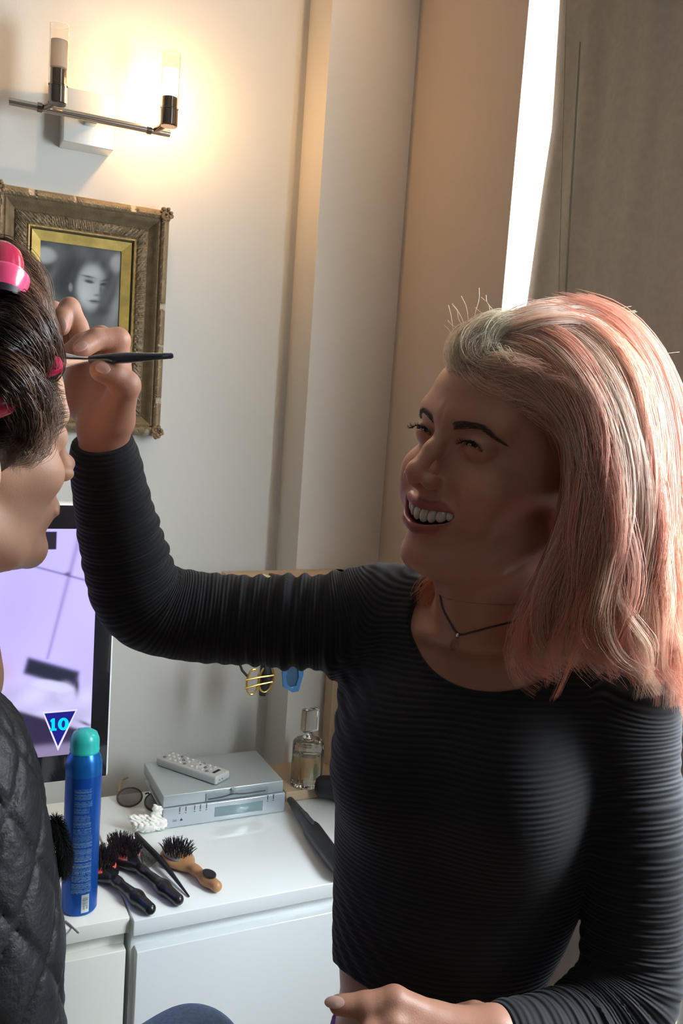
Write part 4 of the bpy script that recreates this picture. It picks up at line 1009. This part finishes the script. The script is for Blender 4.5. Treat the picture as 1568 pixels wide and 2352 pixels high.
# the make-up brush
ba, bb = P(133, 829, .793), P(398, 817, .792)
mb_ = thing('makeup_brush', (ba+bb)/2, 'flat cosmetic brush with silver ferrule and blue-black handle held in the raised hand', 'cosmetic brush')
bd = bb-ba; Lb = np.linalg.norm(bd); bd /= Lb; bu = Up-bd*(Up@bd); bu /= np.linalg.norm(bu); bn = np.cross(bd, bu)
def bpt(t, wd, th, n=24): return [ba+bd*Lb*t+bu*wd*math.cos(a)+bn*th*math.sin(a) for a in np.linspace(0, 2*math.pi, n+1)[:-1]]
def loft(rings):
    n = len(rings[0]); V = [p for r in rings for p in r]
    return MB().add(V, [(i*n+j, i*n+(j+1) % n, (i+1)*n+(j+1) % n, (i+1)*n+j) for i in range(len(rings)-1) for j in range(n)]+[tuple(range(n))[::-1], tuple((len(rings)-1)*n+j for j in range(n))])
loft([bpt(-.02, .0060, .0018), bpt(.0, .0082, .0026), bpt(.03, .0080, .003), bpt(.12, .0056, .0042), bpt(.24, .0035, .0034), bpt(.27, .0032, .0032)]).build('ferrule', mat('silver_ferrule', (.9, .9, .9), .16, 1), mb_)
loft([bpt(.265, .0030, .003), bpt(.29, .0035, .0035), bpt(.5, .0050, .005), bpt(.6, .0050, .005), bpt(.85, .0033, .0033), bpt(.985, .0026, .0026), bpt(1, .0016, .0016)]).build('handle', mat('blue_black_lacquer', (.02, .032, .05), .14, coat=1), mb_)
St = []; r3 = np.random.default_rng(4)
for k in range(160):
    o = ba+bu*r3.uniform(-.0055, .0055)+bn*r3.uniform(-.0018, .0018); St.append([o, o-bd*.006, o-bd*.013+bu*r3.normal(0, .0006)])
St = np.array(St); Vl, Ql = tubes(St, np.full((160, 3), .00025), 4); bt_ = npmesh('bristle_tuft', Vl, Ql, mat('brush_hair', (.10, .04, .03), .5), mb_); bt_['kind'] = 'stuff'
# ================================================================ hair
def hair(name, fam, nclump, per, parent, mt, colf, seed=1, rad=.00020, m_=26, spread=.010, noise=.006, depthj=.012, flat_=1.0, u_of=None, world=False, curl=0., tipspread=.6, n=3):
    """fam: guides ordered along u; every strand lies between neighbouring guides"""
    r = np.random.default_rng(seed); G_ = np.array([spline(g if world else [P(*q) for q in g], m_) for g in fam]); k = len(G_)
    S = []; Cc = []; Rr = []
    t = np.linspace(0, 1, m_)[None]
    for c in range(nclump):
        u = r.random()*(k-1) if u_of is None else u_of(r)*(k-1); i = min(int(u), k-2); f = u-i
        base = G_[i]*(1-f)+G_[i+1]*f
        T_ = np.gradient(base, axis=0); T_ /= np.linalg.norm(T_, axis=1, keepdims=True)
        side = np.cross(T_, Fw); side /= np.linalg.norm(side, axis=1, keepdims=True)+1e-9; nor = np.cross(side, T_)
        ph = r.random(4)*6.28; fr = r.uniform(.6, 2.2, 2)
        wob = noise*(np.sin(t[0]*6.28*fr[0]+ph[0]))[:, None]*side*np.linspace(.1, 1.3, m_)[:, None]+noise*.7*(np.sin(t[0]*6.28*fr[1]+ph[1]))[:, None]*nor*np.linspace(.1, 1, m_)[:, None]
        dj = r.random()**1.3*depthj; wob = wob+(curl*r.uniform(.4, 1.3)*np.sin(t[0]*6.28*r.uniform(1.1, 2.2)+ph[2])*np.linspace(0, 1, m_)**1.6)[:, None]*side+(curl*r.uniform(-.8, 1.2)*np.clip(np.linspace(-3.2, 1, m_), 0, 1)**1.5*2.2)[:, None]*side
        ctr = base+wob+nor*0+Fw*dj*np.clip(np.linspace(.3, 1.6, m_), 0, 1)[:, None]
        L = r.uniform(.80, 1.04); tt = np.linspace(0, m_-1, m_)*L; ii = np.clip(tt.astype(int), 0, m_-2); ff = (tt-ii)[:, None]
        ctr = ctr[ii]*(1-ff)+ctr[ii+1]*ff; side = side[ii]; nor = nor[ii]
        a = np.clip(r.normal(0, 1, (per, 2)), -1.9, 1.9); prof_ = (1-(1-tipspread)*t**1.5)
        o1 = spread*a[:, :1]*prof_; o2 = spread*.5*a[:, 1:]*prof_
        j1 = r.normal(0, 1, (per, 1))*.0012*np.sin(t*6.28*r.uniform(1, 4, (per, 1))+r.random((per, 1))*6.28)*t
        s = ctr[None]+(o1+j1)[..., None]*side[None]+o2[..., None]*nor[None]
        S.append(s); cc = colf(u/(k-1), t, r, per); Cc.append(cc); Rr.append(rad*r.uniform(.7, 1.25, (per, 1))*np.clip(1.15-t**4, .2, 1)*np.clip(t*9+.15, 0, 1))
    S = np.concatenate(S); Cc = np.concatenate(Cc); Rr = np.concatenate(Rr)
    V, Q = tubes(S, Rr, n); col = np.repeat(Cc.reshape(-1, 3), n, 0)
    return npmesh(name, V, Q, mt, parent, {'Col': np.clip(col, 0, 1)})
def hmat(name, tl, rough=.4):
    M_ = mat(name, rough=.5, attr='Col', tl=tl, spec=.35); return M_
m_pink = hmat('pink_hair_strands', .5)
WH, PK, PE, SA, BL = map(np.array, ((1, .89, .81), (1, .69, .59), (1, .74, .58), (.96, .50, .37), (1, .93, .80)))
def pinkc(u, t, r, per):
    a = r.random(); b = [WH, PK, PE, PK, WH*.6+PE*.4][int(a*5)]; b2 = PE if r.random() < .6 else SA
    k = np.clip((t-.45)/.5, 0, 1)[..., None]*(.9 if u < .55 else .6)
    c = (b*(1-k)+b2*k)*np.ones((per, 1, 1))
    return c*(r.uniform(.82, 1.1, (per, 1, 1)))
G = [
 [(1085, 832, .770), (1120, 846, .742), (1200, 880, .722), (1295, 930, .706), (1345, 1000, .700), (1350, 1110, .700), (1325, 1230, .706), (1262, 1350, .716), (1222, 1450, .728), (1222, 1515, .738), (1262, 1545, .745)],
 [(1110, 800, .772), (1190, 822, .738), (1270, 890, .710), (1340, 990, .690), (1356, 1120, .684), (1330, 1260, .688), (1310, 1390, .698), (1300, 1480, .708), (1330, 1540, .720)],
 [(1160, 765, .786), (1260, 785, .742), (1340, 872, .706), (1388, 1010, .686), (1402, 1170, .682), (1392, 1320, .688), (1388, 1430, .698), (1410, 1510, .712), (1450, 1548, .725)],
 [(1220, 738, .800), (1330, 765, .760), (1418, 856, .722), (1462, 1000, .700), (1476, 1180, .694), (1470, 1350, .700), (1488, 1470, .714), (1520, 1570, .735)],
 [(1280, 722, .820), (1395, 752, .790), (1480, 850, .760), (1522, 1000, .735), (1538, 1180, .726), (1540, 1350, .728), (1552, 1480, .738), (1562, 1600, .755)],
 [(1330, 722, .850), (1425, 765, .838), (1508, 870, .815), (1555, 1020, .795), (1575, 1200, .785), (1585, 1400, .785), (1590, 1615, .795)],
 [(1330, 724, .880), (1425, 778, .888), (1510, 890, .885), (1560, 1050, .875), (1585, 1250, .868), (1590, 1620, .860)],
 [(1290, 730, .900), (1370, 800, .930), (1440, 950, .935), (1480, 1200, .925), (1490, 1560, .900)],
]
hr = thing
hp_ = hair('pink_hair', G, 300, 40, her, m_pink, pinkc, 3, spread=.0055, noise=.0095, depthj=.028, curl=.007)
# inner mass that closes the hair over the scalp
hair('pink_hair_underlayer', [[(x, y, d+.022) for x, y, d in g] for g in G], 120, 24, her, m_pink, lambda u, t, r, per: (PK*.85*(1-t[..., None]*.5)+SA*t[..., None]*.5)*np.ones((per, 1, 1)), 5, rad=.00055, spread=.012, noise=.003, depthj=.012)
m_blond = hmat('blond_hair_strands', .65)
def blc(u, t, r, per):
    k = np.clip((t-.5)/.4, 0, 1)[..., None]; b = BL if r.random() < .75 else WH
    return (b*(1-k)+(WH*.5+PK*.5)*k)*r.uniform(.85, 1.08, (per, 1, 1))
TG = [
 [(1165, 748, .790), (1110, 750, .780), (1066, 775, .772), (1056, 815, .766), (1090, 850, .750), (1160, 885, .732), (1252, 915, .716), (1325, 985, .700)],
 [(1190, 742, .792), (1135, 748, .772), (1090, 780, .760), (1088, 825, .750), (1140, 862, .734), (1240, 890, .714), (1330, 970, .698)],
 [(1220, 740, .790), (1165, 752, .762), (1125, 785, .750), (1140, 830, .738), (1200, 868, .722), (1285, 910, .706), (1340, 1000, .694)]]
hair('blond_fringe', TG, 55, 26, her, m_blond, blc, 8, spread=.0060, noise=.0135, depthj=.016)
KG = [
 [(1158, 752, .786), (1215, 722, .800), (1290, 710, .822), (1370, 722, .846), (1425, 765, .862), (1490, 850, .865)],
 [(1165, 762, .772), (1240, 735, .775), (1320, 728, .795), (1390, 750, .815), (1450, 800, .825), (1510, 900, .82)],
 [(1180, 775, .758), (1260, 752, .748), (1340, 760, .757), (1410, 800, .770), (1465, 880, .775), (1500, 1000, .76)]]

m_p = 26
hair('crown_sweep', KG, 50, 30, her, m_pink, lambda u, t, r, per: (PE*.8+WH*.2 if r.random() < .6 else WH)*np.ones((per, 26, 1))*r.uniform(.85, 1.05, (per, 1, 1)), 9, spread=.0062, noise=.003, depthj=.008)
FG = [[(1180, 1000, .93), (1100, 1180, .93), (1030, 1300, .925), (975, 1350, .915), (950, 1388, .905)], [(1180, 1050, .93), (1120, 1220, .93), (1050, 1330, .92), (1010, 1375, .905), (990, 1408, .895)]]
hair('far_lock', FG, 26, 24, her, m_pink, lambda u, t, r, per: (PE*np.array((1, .8, .7)))*np.ones((per, 26, 1))*r.uniform(.8, 1.05, (per, 1, 1)), 12, spread=.0085, noise=.004, depthj=.006)
# loose flyaway hairs
r4 = np.random.default_rng(21); FL = []
for k in range(130):
    q = r4.random()
    if q < .30: x, y, d = r4.uniform(1045, 1170), r4.uniform(745, 800), .775; dx, dy = r4.uniform(-50, 30), -10-95*r4.random()**1.6
    elif q < .65: x, y, d = r4.uniform(1250, 1420), r4.uniform(715, 745), .83; dx, dy = r4.uniform(20, 90), r4.uniform(-30, 15)
    else: x, y, d = r4.uniform(1430, 1540), r4.uniform(800, 1100), .83; dx, dy = r4.uniform(20, 80), r4.uniform(-10, 130)
    FL.append(spline([P(x, y, d), P(x+dx*.35+r4.uniform(-8, 8), y+dy*.4, d), P(x+dx*.7+r4.uniform(-8, 8), y+dy*.75, d), P(x+dx, y+dy, d)], 12))
FL = np.array(FL); Vl, Ql = tubes(FL, np.full(FL.shape[:2], .00019), 3); npmesh('flyaway_hair', Vl, Ql, m_blond, her, {'Col': np.tile(BL, (len(Vl), 1))})['kind'] = 'stuff'
# scalp shell
def scalp(p):
    q = hl(p); d = ell(q, (-.012, 0, .050), (.100, .0795, .087)); cut = (q[:, 0]-.036)*.8-(q[:, 2]-.06)*.62
    return np.maximum(d, cut)
Vs, Qs = nets(scalp, lo-.01, hi+.01, .0025); npmesh('scalp_hair', Vs, Qs, mat('root_hair', (.85, .62, .54), .7, bump=1, bscale=300), her)

# ---------------------------------------------------------------- the seated client
CR = rotv((.1088, -.0234, .4334)); CP = vec(.0231, .7879, 1.4581)-Rt*.0045
def cl(p): return (p-CP)@CR
def cw(*a): return CP+CR@vec(*a)
CS = (.72, .42, .29)
nk2 = P(-150, 1560, .70)
def client_skin(p): return smin(head_sdf(cl(p), False), cap(p, cw(-.025, 0, -.045), nk2, .047, .052), .016)
pts = np.array([cw(.13, 0, 0), cw(-.11, 0, 0), cw(0, .085, 0), cw(0, -.09, 0), cw(0, 0, .135), cw(0, 0, -.11)])
l2, h2_ = pts.min(0)-.01, pts.max(0)+.01
W1 = nets(client_skin, l2, h2_, .0014)
W2 = nets(lambda p: np.maximum(client_skin(p), p[:, 2]-l2[2]-.0015), *bnd([nk2, cw(0, 0, -.1), cw(-.05, 0, -.1)], .07), .003)
cli = thing('person', (CP[0]-.08, CP[1]-.12, 0), 'seated person at left in quilted black jacket with brown hair wound on pink rollers', 'person')
Vc, Qc = join([W1, W2]); npmesh('body', Vc, Qc, m_skin, cli, {'Col': head_col(cl(Vc), False, CS)})
def cscalp(p):
    q = cl(p); d = ell(q, (-.014, 0, .052), (.1005, .081, .088)); cut = (q[:, 0]-.062)*.8-(q[:, 2]-.05)*.62
    return np.maximum(d, cut)
m_brn = mat('brown_hair_strands', rough=.38, attr='Col', spec=.6, tl=.08)
Vs, Qs = nets(cscalp, l2-.01, h2_+.01, .0025); npmesh('scalp_hair', Vs, Qs, mat('brown_roots', (.050, .028, .020), .6, bump=1, bscale=300), cli)
B1, B2, B3 = map(np.array, ((.035, .018, .014), (.12, .062, .040), (.34, .20, .13)))
def brc(u, t, r, per):
    b = [B1, B1, B2, B2*.7+B3*.3][int(r.random()*4)]; return (b*(1-.3*t[..., None])+B2*.3*t[..., None])*r.uniform(.7, 1.2, (per, 1, 1))
AG = [[(-110, 690, .690), (-10, 676, .650), (45, 688, .632), (88, 735, .634), (114, 790, .652), (118, 838, .675), (96, 862, .70)],
      [(-110, 740, .665), (-10, 722, .622), (40, 740, .604), (78, 785, .612), (98, 830, .640), (92, 866, .68)],
      [(-110, 790, .650), (-30, 770, .606), (15, 785, .592), (50, 815, .604), (68, 852, .634), (60, 876, .68)]]
BG = [[(-110, 830, .640), (-20, 818, .600), (35, 836, .590), (74, 880, .602), (92, 930, .630), (84, 975, .66)],
      [(-110, 870, .630), (-20, 852, .590), (25, 872, .580), (58, 912, .594), (72, 955, .622), (64, 990, .66)],
      [(-90, 985, .625), (0, 935, .606), (30, 945, .602), (55, 985, .615), (60, 1025, .636), (40, 1050, .652)]]
TG2 = [[(-60, 560, .700), (15, 556, .698), (62, 592, .694), (80, 665, .690), (92, 750, .690), (106, 835, .695), (118, 880, .70)],
       [(-60, 640, .670), (30, 640, .662), (72, 680, .662), (84, 740, .666), (98, 800, .675), (104, 870, .69)]]
hair('rolled_hair', AG, 46, 34, cli, m_brn, brc, 31, spread=.0048, noise=.0035, depthj=.012, rad=.00028)
hair('rolled_hair', BG, 44, 34, cli, m_brn, brc, 32, spread=.0050, noise=.0035, depthj=.012, rad=.00028)
hair('loose_front_hair', TG2, 30, 26, cli, m_brn, lambda u, t, r, per: (B2*.5+B3*.5)*np.ones((per, 26, 1))*r.uniform(.6, 1.3, (per, 1, 1)), 33, spread=.0045, noise=.005, depthj=.02, rad=.0002)
SG = [[(90, 880, .665), (112, 930, .668), (106, 985, .662), (80, 1035, .652), (35, 1062, .642)], [(70, 900, .655), (92, 950, .655), (85, 1000, .652), (55, 1040, .642), (15, 1050, .632)], [(20, 960, .625), (40, 1000, .628), (35, 1040, .628), (15, 1080, .630)]]
hair('temple_hair', SG, 26, 26, cli, m_brn, lambda u, t, r, per: (B2*(1-t[..., None])+B3*t[..., None])*np.ones((per, 1, 1))*r.uniform(.6, 1.2, (per, 1, 1)), 34, spread=.0060, noise=.005, depthj=.008, rad=.00018)
def cmer(ph, rr=1.0):
    return [cw(-.014+.1045*rr*math.cos(th), .0850*rr*math.sin(th)*math.sin(ph), .052+.0920*rr*math.sin(th)*math.cos(ph)) for th in np.radians([42, 60, 80, 100, 120, 140, 158, 172])]
hair('swept_back_hair', [cmer(math.radians(a_)) for a_ in (-104, -80, -55, -28, 0, 28, 55, 80, 104)], 130, 36, cli, m_brn, brc, 36, spread=.0070, noise=.004, depthj=.0, rad=.00045, world=True)
hair('gathered_hair', [[cw(-.105, .03*math.cos(a_), .05+.03*math.sin(a_)), cw(-.135, .034*math.cos(a_), .045+.036*math.sin(a_)), cw(-.158, .022*math.cos(a_+.6), .035+.026*math.sin(a_+.6)), cw(-.150, .010*math.cos(a_+1.5), .03+.012*math.sin(a_+1.5))] for a_ in np.linspace(0, 2*math.pi, 9)], 50, 36, cli, m_brn, brc, 37, spread=.0060, noise=.003, depthj=.0, rad=.00045, world=True)
# hair rollers
m_rl = mat('crimson_plastic', (.42, .015, .06), .25, coat=.4, sss=.1); m_rp = mat('pink_plastic', (.72, .07, .17), .25, coat=.4)
def roller(c, ax, r, L, label, rim=True):
    ax = np.array(ax)/np.linalg.norm(ax); t = thing('hair_roller', c, label, 'hair roller', 'pink rollers wound in the brown hair')
    MB().lathe(c, ax, [(r*.98, .004), (r, L*.6), (r*.9, L*.8), (r*.6, L*.95), (r*.1, L)], 36).build('barrel', m_rl, t)
    if rim:
        MB().lathe(c, ax, [(r*.92, -.006), (r*1.02, -.004), (r*1.08, 0), (r*1.22, .004), (r*1.26, .0075), (r*1.16, .010), (r*1.0, .0105)], 40).build('rim', m_rp, t)
        MB().lathe(c-ax*.011, ax, [(r*.90, 0), (r*.95, .006)], 30).build('dark_sleeve', mat('dark_sleeve', (.01, .008, .01), .5), t)
    return t
roller(P(2, 660, .635), Up+.35*Fw-.12*Rt, .0160, .036, 'pink roller with flared rim atop the brown hair, topmost of the rollers')
roller(P(48, 846, .640), Rt*.9+.3*Fw+.15*Up, .0085, .030, 'pink roller end poking from the brown hair beside the brush ferrule', False)
roller(P(-40, 945, .597), Rt*.9+.35*Up+.1*Fw, .0085, .026, 'pink roller low in the brown hair above the ear, lowest of the rollers', False)
# ---- quilted jacket
JP = smoothpath([P(-138, 1768, .620), P(-128, 1900, .622), P(-116, 2050, .625), P(-102, 2200, .628), P(-102, 2330, .630), P(-90, 2480, .64)], 14)
JR = list(np.interp(np.linspace(0, 1, 14), [0, .2, .45, .6, .78, .9, 1], [.061, .0655, .0700, .0715, .0680, .0720, .076]))
jc = P(-110, 2000, .625)
def jcoord(p):
    s = np.arctan2((p-jc)@Rt, -(p-jc)@Fw)*.070; return s, p[:, 2]
def jk(p):
    d = chain(p, JP, JR, .01)
    d = smin(d, cap(p, P(-150, 1720, .66), P(-500, 1760, .86), .055, .06), .03)
    d = smin(d, cap(p, P(-330, 1850, .72), P(-330, 2900, .78), .12, .13), .05)
    s, z = jcoord(p); a = s/.052+z/.074; b = s/.052-z/.074+.35
    ga = np.abs(a-np.round(a)); gb = np.abs(b-np.round(b)); pu = np.minimum(1, ga/.22)*np.minimum(1, gb/.22)
    gr = np.maximum(np.exp(-(ga/.020)**2), np.exp(-(gb/.020)**2))
    cr_ = .0007*np.sin(p[:, 2]*420+5*np.sin(p[:, 0]*130))*np.sin(p[:, 0]*310+4*np.sin(p[:, 2]*90))
    return d-.0024*pu*(2-pu)+.0010*gr-.6*cr_+.001
Vj, Qj = nets(jk, *bnd([P(170, 1600, .6), P(170, 2500, .62), P(-420, 1650, .80), P(-420, 2520, .75), P(-200, 2200, .50), P(-200, 1900, .82), P(-680, 1600, .92), P(-680, 2520, .92), P(-100, 2000, .95)], .03), .0024, lip=1.6)
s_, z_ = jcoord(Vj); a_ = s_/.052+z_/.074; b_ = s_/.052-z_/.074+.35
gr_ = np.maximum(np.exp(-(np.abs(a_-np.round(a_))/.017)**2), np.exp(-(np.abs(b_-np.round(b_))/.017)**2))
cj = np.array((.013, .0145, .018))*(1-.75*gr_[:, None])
npmesh('quilted_jacket', Vj, Qj, mat('black_leather', rough=.50, attr='Col', bump=.3, bscale=380, spec=.5), cli, {'Col': cj})
# fur trim hanging at the jacket front
r5 = np.random.default_rng(9); St = []; fpz = spline([P(126, 1885, .66), P(140, 1925, .66), P(148, 1965, .665), P(142, 2005, .67)], 40)
for k in range(3500):
    o = fpz[r5.integers(0, 40)]; v = r5.normal(0, 1, 3); v /= np.linalg.norm(v); St.append([o, o+v*.005, o+v*.0080+vec(0, 0, -.0015)])
St = np.array(St); Vl, Ql = tubes(St, np.tile([.0003, .0002, .0001], (len(St), 1)), 3)
npmesh('fur_trim', Vl, Ql, mat('black_fur', (.008, .008, .009), .7), cli)
# jeans: the client's bent knee
kn = P(430, 2466, .985); hip = P(-330, 2900, .78)
Vk, Qk = nets(lambda p: smin(cap(p, hip, kn, .085, .0645), cap(p, kn, kn+vec(.02, .02, -.40), .0645, .05), .02), *bnd([hip, kn, kn+vec(.02, .02, -.40)], .10), .004)
npmesh('blue_jeans', Vk, Qk, mat('denim', (.30, .46, .74), .9, bump=.6, bscale=1200, var=.3, vscale=250), cli)
